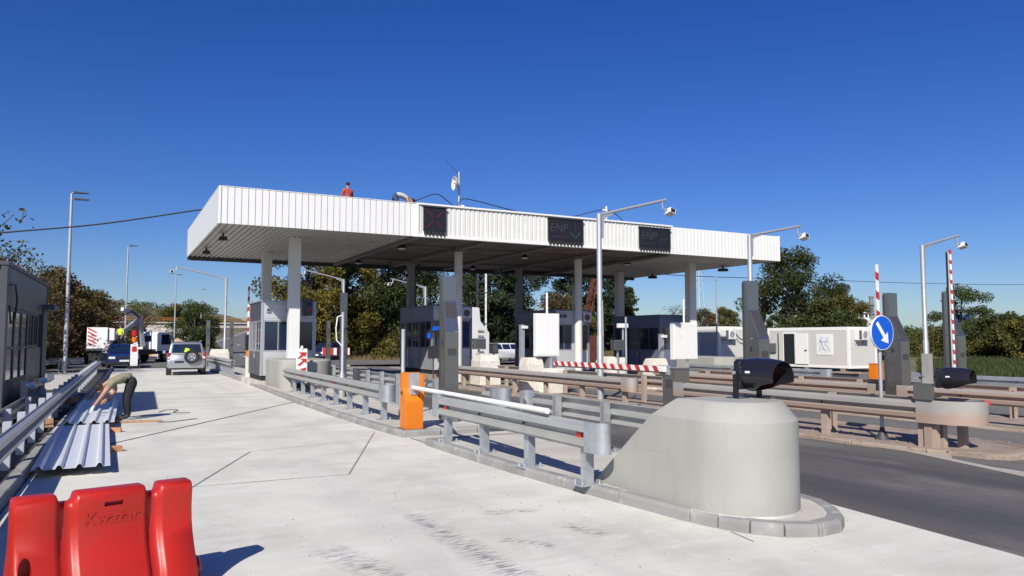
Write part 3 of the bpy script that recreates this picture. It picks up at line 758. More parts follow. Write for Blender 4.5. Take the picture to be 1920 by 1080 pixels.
# --- island A, far side, seen from behind
guardrail('new guardrail behind the concrete block, seen from its back', (6.42, 6.9), (6.42, 11.45), 1, IZ, first=.9, spacing=1.35, ends=(0, .12), top=.73, group='new rails on the first island', post_extra=.02)
guardrail('short curved guardrail end behind the fallen white arm', (6.42, 12.5), (6.42, 13.45), 1, IZ, first=.3, spacing=1.3, ends=(.13, 0), top=.73, group='new rails on the first island')
guardrail('new guardrail beyond the orange barrier, backs of its posts facing', (6.42, 15.4), (6.62, 27.2), 1, IZ, first=.3, spacing=1.333, ends=(.0, 0), top=.73, group='new rails on the first island', post_extra=.06)
# --- left side of the lane
lx = lambda y: -1.30 + .0172 * (y - 5)
guardrail('new guardrail along the left kerb in front of the dark booth', (lx(4), 4), (lx(45), 45), 1, .02, first=.5, spacing=1.5, top=.62, mp='galv_white', plates=False, group='rails left of the lane', off=.10, post_extra=.04)
guardrail('second rail behind the left guardrail, on its far side', (lx(5) - .38, 5), (lx(22) - .38, 22), -1, .02, first=1.2, spacing=3.0, top=.58, mp='galv_white', plates=False, group='rails left of the lane', off=.05)
t = thing('loose_beam', 'short loose piece of rail propped up behind the left guardrail', 'rail piece', (-1.62, 18.6, .30), R(-4))
b = MB(); b.prism([(x * 1.7, z * 1.5) for x, z in w_profile()], 0, 1.0, 'y'); o = b.build('beam_piece', 'galv_white', t, loc=(.05, 0, .5)); o.rotation_euler = (0, R(64), 0)
b = MB(); b.box(-.06, .06, .3, .42, -.28, .56); b.build('support_post', 'galv_white', t)
guardrail('guardrail running across behind the left lamp post', (-6, 43.8), (-1.2, 46.8), -1, .0, first=.3, spacing=2, top=.75, plates=False, group='rails left of the lane')
# --- old islands: rails dusted brown, posts half in shade
def old_rail(label, x, y0, y1, side, zg, ends=(0, 0), first=.7, spacing=2.0, flat=(0, 0), mb='galv_old', mp='galv_dust'):
    t = guardrail(label, (x, y0), (x, y1), side, zg, mb, mp, spacing, first, .07, .74, False, ends, (), 'old rails on the dusty medians')
    for i, f in enumerate(flat):
        if not f: continue
        yy = 0 if i == 0 else (y1 - y0)
        b = MB(); s_ = -1 if i == 0 else 1
        b.box(side * .155 - .004, side * .155 + .004, min(yy - s_ * .05, yy + s_ * f), max(yy - s_ * .05, yy + s_ * f), .44, .745)
        b.build('end_plate', mb, t, bevel=.002)
    return t
zb = gz(12) + .06; zc = gz(17.5) + .055; zd = gz(24) + .055
old_rail('old dusty guardrail left of the concrete block, near face of the first median', 11.42, 15.25, 27.2, -1, zb, (.16, 0), .15, 1.95, (.0, 0))
old_rail('old dusty guardrail behind the concrete block, running to the round nose', 11.42, 7.45, 13.1, -1, zb, (0, 0), .1, 1.85, (0, .28))
old_rail('old guardrail on the far face of the first median, left stretch', 12.72, 15.4, 27.2, 1, zb, (.14, 0), .9, 2.0)
old_rail('old guardrail on the far face of the first median, right stretch', 11.98, 7.45, 13.1, 1, zb, (0, 0), .4, 1.85)
# the round nose that joins both rails of the first median
t = thing('rail_nose', 'wide rounded metal nose at the near end of the dusty median', 'rail nose', (11.70, 7.45, zb))
b = MB(); pr = []; Rn = .43
for k in range(25):
    an = math.pi * k / 24; pr.append((-Rn * math.cos(an), -.72 * math.sin(an) ** .9 - .0))
pr = [(-.43, .12)] + pr + [(.43, .12)]
vs_ = []; fs = []
for (x, y) in pr: vs_ += [(x, y, .40), (x, y, .76), (x * .985, y * .985, .76), (x * .985, y * .985, .40)]
for k in range(len(pr) - 1):
    for j in range(4): fs.append((k * 4 + j, k * 4 + (j + 1) % 4, k * 4 + 4 + (j + 1) % 4, k * 4 + 4 + j))
b.add(vs_, fs); b.build('nose_plate', 'galv_old', t, smooth=True)
for x, y, m in ((-.28, -.08, 'galv_dust'), (-.12, -.1, 'galv_dust'), (.16, -.26, 'galv_dust')): put('post', post_mesh(.70, m), t, (x, y, 0))
b = MB(); b.box(-.012, .012, -.05, .05, 0, .06); o = b.build('reflector', 'reflector_red', t, loc=(.25, -.60, .70), rotz=R(60))
# second and third medians
old_rail('old guardrail of the second median, stretch left of the round blue sign', 16.55, 12.2, 20.5, -1, zc, (0, 0), .3, 2.0, (.18, 0))
old_rail('old guardrail of the second median, stretch right of the round blue sign', 16.55, 3.0, 11.25, -1, zc, (0, 0), 1.0, 2.0, (0, .22))
old_rail('old guardrail on the far face of the second median', 18.3, 3.0, 20.5, 1, zc, (0, 0), .9, 2.0)
guardrail('new guardrail below the small grey container, third median', (23.05, 23.4), (23.05, 26.2), -1, zd, 'galv_new', 'galv_new', 1.4, .3, .07, .74, False, (.14, 0), (.4, 2.0), 'new rails on the third median')
guardrail('new guardrail below the open container door, third median', (23.1, 18.95), (23.1, 21.4), -1, zd, 'galv_new', 'galv_new', 1.4, .3, .07, .74, False, (.14, 0), (2.9,), 'new rails on the third median')
guardrail('new guardrail at the right edge below the bushes, third median', (23.4, 8.0), (23.4, 15.6), -1, zd, 'galv_new', 'galv_new', 1.4, .3, .07, .74, False, (0, .12), (), 'new rails on the third median')
# grey board across the rails on the third median
t = thing('ledge_box', 'grey boxed ledge left of the orange barrier, third median', 'ledge', (23.35, 17.95, zd))
b = MB(); b.box(-.2, .25, 0, .75, .1, .62); b.build('box', 'booth_dark', t, bevel=.01); b = MB(); b.box(-.26, .3, -.1, .82, .621, .68); b.build('cover', 'dusty_concrete', t, bevel=.01)

# ================================================================ CRASH BLOCK AND ITS LAMP
def block_ring(z, ins, yback, nx_=22, cx=5.56, hwid=.575, ynose=5.68, ry=.63):
    """outline of the block at one height: flat back, straight flanks, round nose"""
    h_ = hwid - ins; ry_ = ry - ins; pts = [(cx - h_, yback, z)]
    for k in range(nx_ + 1):
        an = math.pi * k / nx_; pts.append((cx - h_ * math.cos(an), ynose - ry_ * math.sin(an), z))
    pts.append((cx + h_, yback, z)); return pts
t = thing('crash_block', 'big grey concrete crash block with sloping back and rounded nose', 'concrete block')
b = MB(); zs = [(.06, 0, 7.40), (.35, 0, 7.05), (.70, 0, 6.62), (.97, 0, 6.28)]
rg = [block_ring(z, i, y) for z, i, y in zs] + [block_ring(1.13, .13, 6.07), block_ring(1.15, .16, 6.04)]
b.loft(rg); b.build('block', 'paint_grey_concrete', t, bevel=.010, seg=2, smooth=True, angle=20)
b = MB(); b.loft([block_ring(.09, -.025, 7.2), block_ring(.122, -.012, 7.18), block_ring(.13, .05, 7.16)], cap=False); b.build('mortar_fillet', 'mortar', t, smooth=True)
b = MB(); b.box(4.9835, 4.9855, 6.0, 6.6, .60, .604); b.build('cast_seam', 'paint_grey_concrete', t)
def signal_lamp(label, loc, rotz, s=1.0, legs=True):
    t = thing('signal_lamp', label, 'signal lamp', loc, rotz, 'black hooded signal lamps')
    # faces local -y: flat round-cornered housing behind, long drooping hood in front
    b = MB(); b.prism([(-.19, .10), (.19, .10), (.19, .42), (.15, .46), (-.15, .46), (-.19, .42)], 0, .10, 'y'); b.build('housing', 'black_paint', t, bevel=.025, seg=3, smooth=True)
    n_ = 20; rings = []
    for (y, r_, dz, a0) in ((-.0, .195, .275, 0), (-.07, .20, .277, .15), (-.17, .202, .276, .6), (-.30, .20, .272, 1.0), (-.42, .195, .262, 1.2), (-.47, .19, .255, 1.27)):
        rg = []
        for k in range(n_ + 1):
            # a tube that is cut away underneath towards the front
            an = -math.pi / 2 + a0 + (2 * math.pi - 2 * a0) * k / n_
            rg.append((r_ * math.cos(an), y, dz + r_ * math.sin(an)))
        rings.append(rg)
    b = MB(); m_ = n_ + 1; vs_ = [p for r2 in rings for p in r2] + [(p[0] * .96, p[1], .275 + (p[2] - .275) * .96) for r2 in rings for p in r2]
    o_ = len(rings) * m_; fs = []
    for i in range(len(rings) - 1):
        for k in range(n_):
            a = i * m_ + k; fs += [(a, a + 1, a + m_ + 1, a + m_), (o_ + a, o_ + a + m_, o_ + a + m_ + 1, o_ + a + 1)]
        fs += [(i * m_, (i + 1) * m_, o_ + (i + 1) * m_, o_ + i * m_), (i * m_ + n_, o_ + i * m_ + n_, o_ + (i + 1) * m_ + n_, (i + 1) * m_ + n_)]
    e = (len(rings) - 1) * m_
    for k in range(n_): fs.append((e + k, e + k + 1, o_ + e + k + 1, o_ + e + k))
    b.add(vs_, fs); b.build('hood', 'black_paint', t, smooth=True, angle=60)
    b = MB(); b.lathe([(.16, -.012), (.12, -.04), (.05, -.058), (.005, -.062)], (0, 0, .275), axis='y', n=24); b.build('lens', 'lamp_orange', t, smooth=True)
    b = MB(); b.box(-.2035, -.2015, -.16, -.09, .30, .325); b.build('sticker', 'white_paint', t)
    if legs:
        for sx in (-1, 1):
            b = MB(); b.box(sx * .205 - .02, sx * .205 + .02, .02, .08, .012, .34); b.build('leg', 'black_paint', t, bevel=.008)
            b = MB(); b.box(sx * .19 - .10, sx * .19 + .10, -.05, .13, 0, .012); b.build('foot_plate', 'black_paint', t)
            b = MB(); b.cyl((sx * .19, .05, .30), (sx * .245, .05, .30), .022, n=8); b.build('pivot_bolt', 'pole_galv', t)
    t.scale = (s, s, s)
    return t
signal_lamp('black hooded signal lamp on top of the concrete crash block', (5.84, 5.72, 1.15), R(4), .86)

# ================================================================ ORANGE BARRIER WITH WHITE ARM
t = thing('barrier_gate', 'orange barrier cabinet with a white arm resting across the rail', 'barrier', (4.93, 13.2, IZ))
b = MB(); b.prism([(-.16, 0), (.16, 0), (.16, .52), (-.02, .74), (-.02, 1.03), (-.16, 1.03)], -.17, .17, 'x')
b.build('cabinet', 'orange_box', t, bevel=.012)
t.rotation_euler = (0, 0, R(180 + 0))
b = MB(); b.box(-.175, -.12, -.02, .19, .55, 1.0); b.build('side_cheek', 'orange_box', t, bevel=.006)
b = MB(); b.box(-.118, .06, -.015, .10, .62, 1.02); b.build('drive_plate', 'pole_galv', t, bevel=.006)
b = MB(); b.cyl((.172, -.06, .66), (.182, -.06, .66), .03, n=14); b.build('lock', 'black_matt', t)
b = MB(); b.tube([(.0, .10, .755), (.235, 5.3, .775)], [.040, .036], 12); b.build('barrier_arm', 'white_paint', t, smooth=True)
b = MB(); b.box(-.22, .22, -.22, .22, -.004, .012); b.build('base_plate', 'steel_dark', t)
def barrier_up(label, loc, rotz, arm_h, cab='orange_box', ch=1.0, wide=.07, thick=.05, stripes=9, backed=False, arm_side=.2, lean=0.0, whitetop=0.0):
    """a barrier with its striped arm standing upright"""
    t = thing('barrier_gate', label, 'barrier', loc, rotz, 'barriers with raised striped arms')
    b = MB(); b.box(-.18, .18, -.16, .16, 0, ch); b.build('cabinet', cab, t, bevel=.012)
    b = MB(); b.box(-.19, .19, -.17, .17, ch + .001, ch + .03); b.build('lid', cab, t)
    b = MB(); b.cyl((arm_side - .06, 0, ch - .2), (arm_side + .05, 0, ch - .2), .06, n=12); b.build('arm_hub', 'steel_dark', t)
    arm = bpy.data.objects.new('barrier_arm', None); 
    b = MB(); b.box(arm_side, arm_side + thick, -wide / 2, wide / 2, ch - .3, arm_h); a = b.build('barrier_arm', 'white_paint', t, bevel=.006)
    bpy.data.objects.remove(arm)
    if backed:
        b = MB(); b.box(arm_side - .01, arm_side + thick, wide / 2 + .004, wide / 2 + .05, ch - .3, arm_h); b.build('arm_backing', 'black_matt', t)
    n_ = stripes; p = (arm_h - whitetop - ch + .1) / n_
    for k in range(n_):
        z = ch + k * p + p * .3; b = MB()
        e = .003; w1 = 0.0 if backed else wide / 2 + e; b.prism([(-wide / 2 - e, z), (w1, z + p * .12), (w1, z + p * .52), (-wide / 2 - e, z + p * .40)], arm_side - (e if not backed else 0), arm_side + thick + e, 'x')
        b.build('red_stripe', 'red_paint', a)
    if lean: a.rotation_euler = (0, lean, 0)
    return t
barrier_up('orange barrier cabinet with raised arm beside the white container', (24.2, 17.7, zd), 0, 4.55, 'orange_box', .95, .09, .06, 5, whitetop=.2, arm_side=.19)
barrier_up('grey barrier with black-backed striped arm behind the old signal lamp', (17.0, 10.55, zc), R(-15), 3.85, 'booth_dark', .95, .075, .035, 13, True, .1)
barrier_up('pale barrier post with orange top and raised arm left of first booth', (4.98, 31.75, IZ), R(180), 3.75, 'column_cream', .95, .09, .06, 7, arm_side=.10)
t = thing('reader_box', 'small black box on the pale barrier post at first booth', 'box', (4.86, 31.45, 1.32))
b = MB(); b.box(-.16, .16, -.10, .10, 0, .62); b.build('housing', 'black_matt', t, bevel=.015); b = MB(); b.box(-.13, .13, -.112, -.10, .05, .57); b.build('lens', 'glass_smoke', t)
b = MB(); b.lathe([(.10, -.26), (.12, -.05), (.06, .0)], (0, 0, 0), n=12); b.build('orange_cap', 'orange_box', t)
# lowered red and white boom on its grey cabinet
t = thing('barrier_gate', 'grey barrier cabinet with lowered red and white boom over the median', 'barrier', (12.0, 14.15, zb), 0, 'barriers with raised striped arms')
b = MB(); b.box(-.23, .23, -.22, .22, 0, .99); b.build('cabinet', 'totem_steel', t, bevel=.012)
b = MB(); b.box(-.24, .24, -.23, .23, .991, 1.03); b.build('lid', 'totem_steel', t, bevel=.006)
b = MB(); b.box(-.236, -.231, -.12, .12, .55, .75); b.build('door_plate', 'totem_dark', t)
b = MB(); b.box(-.31, -.26, .05, 5.15, .93, 1.06); a = b.build('barrier_arm', 'white_paint', t, bevel=.006)
b = MB(); b.box(-.33, -.24, .05, 5.15, .90, .928); b.build('arm_rail', 'steel_dark', a)
for k in range(14):
    y = .25 + k * .355; b = MB(); b.prism([(y, .93), (y + .17, .93), (y + .26, 1.062), (y + .09, 1.062)], -.313, -.257, 'x'); b.build('red_stripe', 'red_paint', a)
b = MB(); b.box(-.26, -.20, -.05, .3, .86, 1.08); b.build('arm_clamp', 'pole_galv', t, bevel=.005)

# ================================================================ STEEL TOTEMS
def totem(label, x, y, z, h=2.95, h1=1.82, wx=.36, dy=.46, rotz=0):
    t = thing('toll_totem', label, 'terminal', (x, y, z), rotz, 'steel payment totems')
    b = MB(); b.box(-wx / 2, wx / 2, -dy / 2, dy / 2, 0, h1); o = b.build('lower_cabinet', 'totem_steel', t, bevel=.008)
    b = MB(); b.prism([(-dy / 2, h1 + .004), (dy / 2, h1 + .004), (dy / 2, h), (dy / 2 - .17, h), (dy / 2 - .17, h1 + .62)], -wx / 2, wx / 2, 'x'); b.build('upper_cabinet', 'totem_steel', t, bevel=.006)
    b = MB(); b.prism([(-dy / 2 + .03, h1 + .045), (dy / 2 - .19, h1 + .57), (dy / 2 - .192, h1 + .58), (-dy / 2 + .02, h1 + .052)], -wx / 2 + .03, wx / 2 - .03, 'x'); b.build('sloped_window', 'totem_dark', t)
    b = MB(); b.box(-wx * .32, wx * .32, -dy / 2 - .006, -dy / 2 + .001, 1.32, 1.46); b.build('slot_plate', 'totem_dark', o)
    b = MB(); b.box(-wx / 2 - .006, -wx / 2 + .001, -.03, .03, h1 - .28, h1 - .18); b.build('lock', 'black_matt', o)
    b = MB(); b.box(-wx / 2 - .012, -wx / 2 + .002, dy / 2 - .06, dy / 2 + .0, .05, h - .05); b.build('cable_duct', 'totem_dark', t)
    return t
totem('tall steel totem behind the orange barrier on the first island', 6.02, 14.0, IZ, 2.92, 1.80, .29, .30)
totem('tall steel totem behind the crash block lamp', 12.30, 11.86, zb, 2.98, 1.72, .31)
totem('tall steel totem behind the round blue arrow sign', 17.22, 12.0, zc, 2.98, 1.78, .33)
totem('rightmost tall steel totem behind the striped raised arm', 21.8, 13.35, zd, 3.25, 1.95, .33)
totem('dark steel totem far beyond the first booth, left one', 5.2, 49.2, .0, 2.9, 1.8, .2, .25)
totem('dark steel totem far beyond the first booth beside camera pole', 6.5, 48.8, .0, 2.9, 1.8, .2, .25)
totem('thin steel totem far behind, right of the first booth', 11.8, 46.2, 0, 2.9, 1.8, .2, .25)
# ================================================================ CAMERA POLES
def cam_pole(label, x, y, z0, ztop, dirx, reach=2.5, rise=.55, r=.065):
    t = thing('camera_pole', label, 'pole', (x, y, z0), 0, 'poles with an arm over the lane')
    h = ztop - z0
    b = MB(); b.tube([(0, 0, 0), (0, 0, 1.85), (0, 0, 1.9), (0, 0, h)], [r * 1.25, r * 1.25, r, r], 14); b.build('pole', 'pole_galv', t, smooth=True)
    b = MB(); b.tube([(0, 0, h - .03), (dirx * reach, 0, h + rise)], .045, 10); b.build('arm', 'pole_galv', t, smooth=True)
    b = MB(); s_ = .0; b.prism([(dirx * .02, h - .75), (dirx * .13, h - .7), (dirx * .15, h - .12), (dirx * .5, h - .0), (dirx * .45, h + .06), (dirx * .02, h - .03)], -.03, .03, 'y'); b.build('gusset', 'pole_galv', t, bevel=.006)
    ex, ez = dirx * reach, h + rise
    b = MB(); b.tube([(ex - dirx * .15, 0, ez - .02), (ex - dirx * .12, -.02, ez - .28), (ex + dirx * .02, -.04, ez - .30)], .028, 8); b.build('bracket', 'pole_galv', t, smooth=True)
    b = MB(); b.prism([(-.11, -.08), (.11, -.10), (.13, .065), (-.10, .08)], -.13, .13, 'y'); o = b.build('camera_housing', 'ac_white', t, bevel=.02, loc=(ex + dirx * .12, -.06, ez - .36)); o.rotation_euler = (R(-14), R(12) * dirx, 0)
    b = MB(); b.box(-.08, .08, -.142, -.128, -.07, .05); b.build('lens', 'glass_smoke', o)
    return t
cam_pole('pole with camera arm rising from first median, left of middle', 12.3, 17.75, gz(12.3), 5.36, 1, 2.45, .62, .075)
cam_pole('pole with camera arm standing behind the lamp block totem', 18.2, 17.75, gz(18), 5.14, 1, 2.35, .45, .075)
cam_pole('rightmost pole with camera arm beside the striped raised arm', 24.5, 16.0, gz(24), 4.97, 1, 2.1, .48, .075)
cam_pole('far pole with camera arm left of the first booth', 6.2, 49.5, 0, 5.55, -1, 3.0, .62, .07)
cam_pole('far pole with camera arm between first and second booth', 12.38, 45.0, 0, 5.38, -1, 2.5, .5, .07)
cam_pole('far pole with camera arm behind the second booth', 18.2, 46.3, -.15, 5.2, -1, 2.4, .45, .07)
# ================================================================ BOOTHS
def win(b_parent, x0, x1, y0, y1, z0, z1, face, panes=1, m='glass_dark', fr='booth_frame', fw=.045, mid=None):
    """a framed window on a wall; face 'y-' (looks to -y) or 'x-' / 'x+'. The glass sits back in the frame."""
    root = None
    b = MB()
    if face == 'y-':
        b.box(x0, x1, y0, y0 + .05, z0, z0 + fw).box(x0, x1, y0, y0 + .05, z1 - fw, z1).box(x0, x0 + fw, y0, y0 + .05, z0 + fw, z1 - fw).box(x1 - fw, x1, y0, y0 + .05, z0 + fw, z1 - fw)
    else:
        s_ = .05 if face == 'x-' else -.05; xa, xb = sorted((x0, x0 + s_))
        b.box(xa, xb, y0, y1, z0, z0 + fw).box(xa, xb, y0, y1, z1 - fw, z1).box(xa, xb, y0, y0 + fw, z0 + fw, z1 - fw).box(xa, xb, y1 - fw, y1, z0 + fw, z1 - fw)
    root = b.build('window', fr, b_parent)
    a, c_ = (x0, x1) if face == 'y-' else (y0, y1)
    w_ = (c_ - a - 2 * fw - (panes - 1) * .03) / panes
    for k in range(panes):
        u = a + fw + k * (w_ + .03); b = MB()
        if face == 'y-': b.box(u, u + w_, y0 + .02, y0 + .03, z0 + fw, z1 - fw)
        else:
            s_ = 1 if face == 'x-' else -1; xa, xb = sorted((x0 + s_ * .02, x0 + s_ * .03)); b.box(xa, xb, u, u + w_, z0 + fw, z1 - fw)
        b.build('pane', m, root)
        if k < panes - 1:
            b = MB()
            if face == 'y-': b.box(u + w_, u + w_ + .03, y0 + .005, y0 + .045, z0 + fw, z1 - fw)
            else: xa, xb = sorted((x0 + s_ * .005, x0 + s_ * .045)); b.box(xa, xb, u + w_, u + w_ + .03, z0 + fw, z1 - fw)
            b.build('mullion', fr, root)
    if mid is not None:
        b = MB()
        if face == 'y-': b.box(x0 + fw, x1 - fw, y0 + .004, y0 + .046, mid - .025, mid + .025)
        else: xa, xb = sorted((x0 + (1 if face == 'x-' else -1) * .004, x0 + (1 if face == 'x-' else -1) * .046)); b.box(xa, xb, y0 + fw, y1 - fw, mid - .025, mid + .025)
        b.build('transom', fr, root)
    return root
def booth(label, x0, x1, y0, y1, z0, z1, wall, frame, front, side, curtain=False, ac=False, group='toll booths in a row under the canopy'):
    t = thing('toll_booth', label, 'booth', ((x0 + x1) / 2, y0, z0), 0, group)
    X0, X1, Y1, H = -(x1 - x0) / 2, (x1 - x0) / 2, y1 - y0, z1 - z0
    wl, wh = .88, 2.02                                      # sill and head of the glazing
    b = MB(); b.box(X0 + .06, X1 - .06, .06, Y1 - .06, -.16, .02); b.build('plinth', 'rubber', t)
    b = MB(); b.box(X0 - .03, X1 + .03, -.03, Y1 + .03, H - .05, H); b.build('roof', frame, t, bevel=.01)
    b = MB(); b.box(X0 + .1, X1 - .1, .1, Y1 - .1, wl, H - .06); b.build('interior', 'dark_inside', t)
    for x in (X0, X1 - .09):
        for y in (0, Y1 - .09):
            b = MB(); b.box(x, x + .09, y, y + .09, 0, H - .051); b.build('corner_post', frame, t, bevel=.012)
    # front face
    n_ = front['panels']; w_ = (X1 - X0 - .18) / n_
    for k in range(n_):
        xa = X0 + .09 + k * w_
        b = MB(); b.box(xa + .004, xa + w_ - .004, .014, .05, .0, wl - .004); b.build('lower_panel', wall, t, bevel=.006)
    b = MB(); b.box(X0 + .094, X1 - .094, .014, .05, wh + .004, H - .054); up = b.build('upper_panel', wall, t, bevel=.006)
    b = MB(); b.box(X0 + .16, X1 - .16, .006, .013, wh + .08, wh + .085).box(X0 + .16, X1 - .16, .006, .013, H - .135, H - .13); b.build('panel_groove', 'booth_dark', up)
    ws = front['windows']
    for (a, c_, p_, m_) in ws: win(t, X0 + .09 + a * (X1 - X0 - .18), X0 + .09 + c_ * (X1 - X0 - .18), .01, 0, wl, wh, 'y-', p_, m_, frame)
    for (a, c_) in front.get('solid', []):
        b = MB(); b.box(X0 + .09 + a * (X1 - X0 - .18), X0 + .09 + c_ * (X1 - X0 - .18), .014, .05, wl, wh); b.build('wall_panel', wall, t, bevel=.006)
    for u in front.get('lamps', []):
        q = X0 + u * (X1 - X0); b = MB(); b.box(q - .07, q + .07, -.06, .012, wh + .30, wh + .46); o = b.build('camera', frame if not curtain else 'black_matt', t, bevel=.015)
        b = MB(); b.cyl((q, -.075, wh + .38), (q, -.059, wh + .38), .045, n=12); b.build('lens', 'black_matt', o)
    # left face: panels, door and sliding windows
    b = MB(); b.box(X0 + .014, X0 + .05, .094, Y1 - .094, wh + .004, H - .054); b.build('upper_panel', side['upper'], t, bevel=.006)
    L_ = Y1 - .18
    for (a, c_, kind) in side['cells']:
        ya, yc = .09 + a * L_, .09 + c_ * L_
        if kind == 'door':
            b = MB(); b.box(X0 + .008, X0 + .05, ya + .01, yc - .01, .02, wl - .02); d = b.build('door', side['lower'], t, bevel=.006)
            win(t, X0 + .004, 0, ya + .02, yc - .02, wl - .01, wh, 'x-', 2, 'glass_smoke', frame, .05, mid=wl + .35)
            b = MB(); b.box(X0 - .03, X0 + .008, ya + .06, ya + .09, wl - .25, wl - .08); b.build('handle', 'pole_galv', d)
        elif kind == 'window':
            b = MB(); b.box(X0 + .014, X0 + .05, ya + .004, yc - .004, 0, wl - .004); b.build('lower_panel', side['lower'], t, bevel=.006)
            win(t, X0 + .01, 0, ya, yc, wl, wh, 'x-', side.get('panes', 2), 'glass_dark', frame)
        else:
            b = MB(); b.box(X0 + .014, X0 + .05, ya + .004, yc - .004, 0, wh); b.build('wall_panel', side['lower'], t, bevel=.006)
    # right and back faces are plain
    b = MB(); b.box(X1 - .05, X1 - .014, .094, Y1 - .094, 0, H - .054); b.build('wall_panel', wall, t)
    b = MB(); b.box(X0 + .094, X1 - .094, Y1 - .05, Y1 - .014, 0, H - .054); b.build('wall_panel', wall, t)
    b = MB(); b.box(X0 + .055, X1 - .055, .055, Y1 - .055, 0, wl); b.build('floor_box', 'booth_dark', t)
    if curtain:
        b = MB(); n2 = 14; pts = []
        for k in range(n2 + 1): pts.append((X0 + .55 * (X1 - X0) + k * .045, .085 + .015 * math.sin(k * 1.9)))
        b.prism(pts + [(x, y + .01) for x, y in pts[::-1]], wl, wh, 'z'); b.build('curtain', 'curtain_blue', t)
    return t
booth('silver grey toll booth behind the white square column, leftmost', 4.80, 6.80, 28.5, 31.2, .42, 3.18, 'booth_alu', 'booth_frame',
      dict(panels=2, windows=[(0, .58, 2, 'glass_dark'), (.60, 1, 1, 'glass_dark')], lamps=[.12, .46]),
      dict(upper='booth_dark_panel', lower='booth_dark_panel', cells=[(0, .42, 'window'), (.44, .74, 'door'), (.76, 1, 'window')]))
b2 = booth('dark grey toll booth, second from left, behind the steel totem', 11.50, 13.32, 28.55, 32.35, .50, 3.16, 'booth_alu', 'booth_mid',
      dict(panels=2, windows=[(0, .40, 1, 'glass_dark'), (.62, 1, 1, 'curtain_blue')], solid=[(.40, .62)], lamps=[.22, .36]),
      dict(upper='booth_mid', lower='booth_mid_panel', cells=[(0, .36, 'window'), (.38, .60, 'door'), (.62, 1, 'window')]))
b3 = booth('dark grey toll booth, third from left, behind the clean white panel', 17.40, 19.25, 28.6, 32.35, .38, 3.08, 'booth_alu', 'booth_mid',
      dict(panels=2, windows=[(0, .48, 2, 'glass_dark'), (.62, 1, 1, 'glass_smoke')], solid=[(.48, .62)], lamps=[.15, .28]),
      dict(upper='booth_mid', lower='booth_mid', cells=[(0, .36, 'window'), (.38, .60, 'door'), (.62, 1, 'window')]))
b4 = booth('blue grey toll booth, rightmost, behind the stained white panel', 23.30, 25.2, 28.6, 32.4, .32, 2.94, 'booth_blue', 'booth_blue',
      dict(panels=2, windows=[(0, 1, 2, 'glass_dark')]),
      dict(upper='booth_blue', lower='booth_blue', cells=[(0, .42, 'window'), (.44, .66, 'door'), (.70, 1, 'window')]))
# concrete bases under the booths
for (x0, x1, y0, y1, zt) in ((4.72, 6.78, 28.2, 32.4, .24), (11.3, 13.3, 28.3, 33, .33), (17.2, 19.4, 28.4, 33, .21), (23.1, 25.4, 28.4, 33, .15)):
    b = MB(); b.box(x0, x1, y0, y1, -.1, zt); struct(b.build('booth_base', 'concrete_island' if x0 < 6 else 'dusty_concrete', bevel=.02))
def ac_unit(label, loc, rotz=0, s=1.0):
    t = thing('air_conditioner', label, 'air conditioner', loc, rotz, 'outdoor air conditioner units')
    b = MB(); b.box(-.40, .40, -.16, .14, 0, .56); bo = b.build('casing', 'ac_white', t, bevel=.02)
    b = MB(); b.lathe([(.225, -.165), (.225, -.175), (.205, -.178), (.205, -.166)], (.10, 0, .28), axis='y', n=26); b.build('fan_ring', 'container_white', t)
    b = MB(); b.lathe([(.2, -.163), (.2, -.168), (.02, -.17)], (.10, 0, .28), axis='y', n=26); b.build('fan_grille', 'grille_dark' if s < 1 else 'pole_galv', t)
    b = MB(); b.box(-.395, -.19, -.172, -.161, .04, .52); b.build('louvre', 'grille_dark', t)
    for x in (-.3, .3):
        b = MB(); b.box(x - .02, x + .02, -.14, .16, -.05, -.002).box(x - .02, x + .02, .12, .16, -.25, -.05); b.build('bracket', 'pole_galv', t)
    t.scale = (s, s, s); return t
ac_unit('air conditioner on the front top of the second booth', (12.85, 28.36, 2.62), 0, .75)
ac_unit('air conditioner on the front top of the third booth', (18.85, 28.42, 2.52), 0, .75)
# traffic light head on first booth
t = thing('traffic_light', 'grey traffic light head right of the white square column', 'traffic light', (6.42, 28.25, 2.62))
b = MB(); b.box(-.17, .17, -.10, .18, 0, .62); b.build('housing', 'booth_dark_panel', t, bevel=.03)
for i, m in enumerate(('black_matt', 'lamp_red')): b = MB(); b.lathe([(.07, -.105), (.055, -.12), (.01, -.125)], (.03, 0, .42 - i * .22), axis='y', n=14); b.build('lens', m, t)
# ---- curved concrete wall in front of the first booth
t = thing('crash_wall', 'pale rounded concrete wall round the foot of the white column', 'concrete wall')
def wall_ring(z, ins=0.0):
    x0, x1, yb, yn, ry = 4.93 + ins, 6.66 - ins, 28.1, 25.75, .75 - ins; pts = [(x0, yb, z)]
    for k in range(17): an = math.pi * k / 16; pts.append(((x0 + x1) / 2 - (x1 - x0) / 2 * math.cos(an), yn - ry * math.sin(an), z))
    return pts + [(x1, yb, z)]
b = MB(); b.loft([wall_ring(.05), wall_ring(1.02), wall_ring(1.07, .05)]); b.build('block', 'paint_grey_concrete', t, bevel=.015, smooth=True, angle=30)
b = MB(); b.prism([(-.16, 0), (.16, 0), (.16, .28), (.07, .36), (.05, .42), (-.05, .42), (-.07, .36), (-.16, .28)], 0, .05, 'y')
tag(b.build('hatch_plate', 'booth_frame', loc=(5.98, 24.94, .24)), 'small grey rounded plate on the pale concrete wall', 'plate')
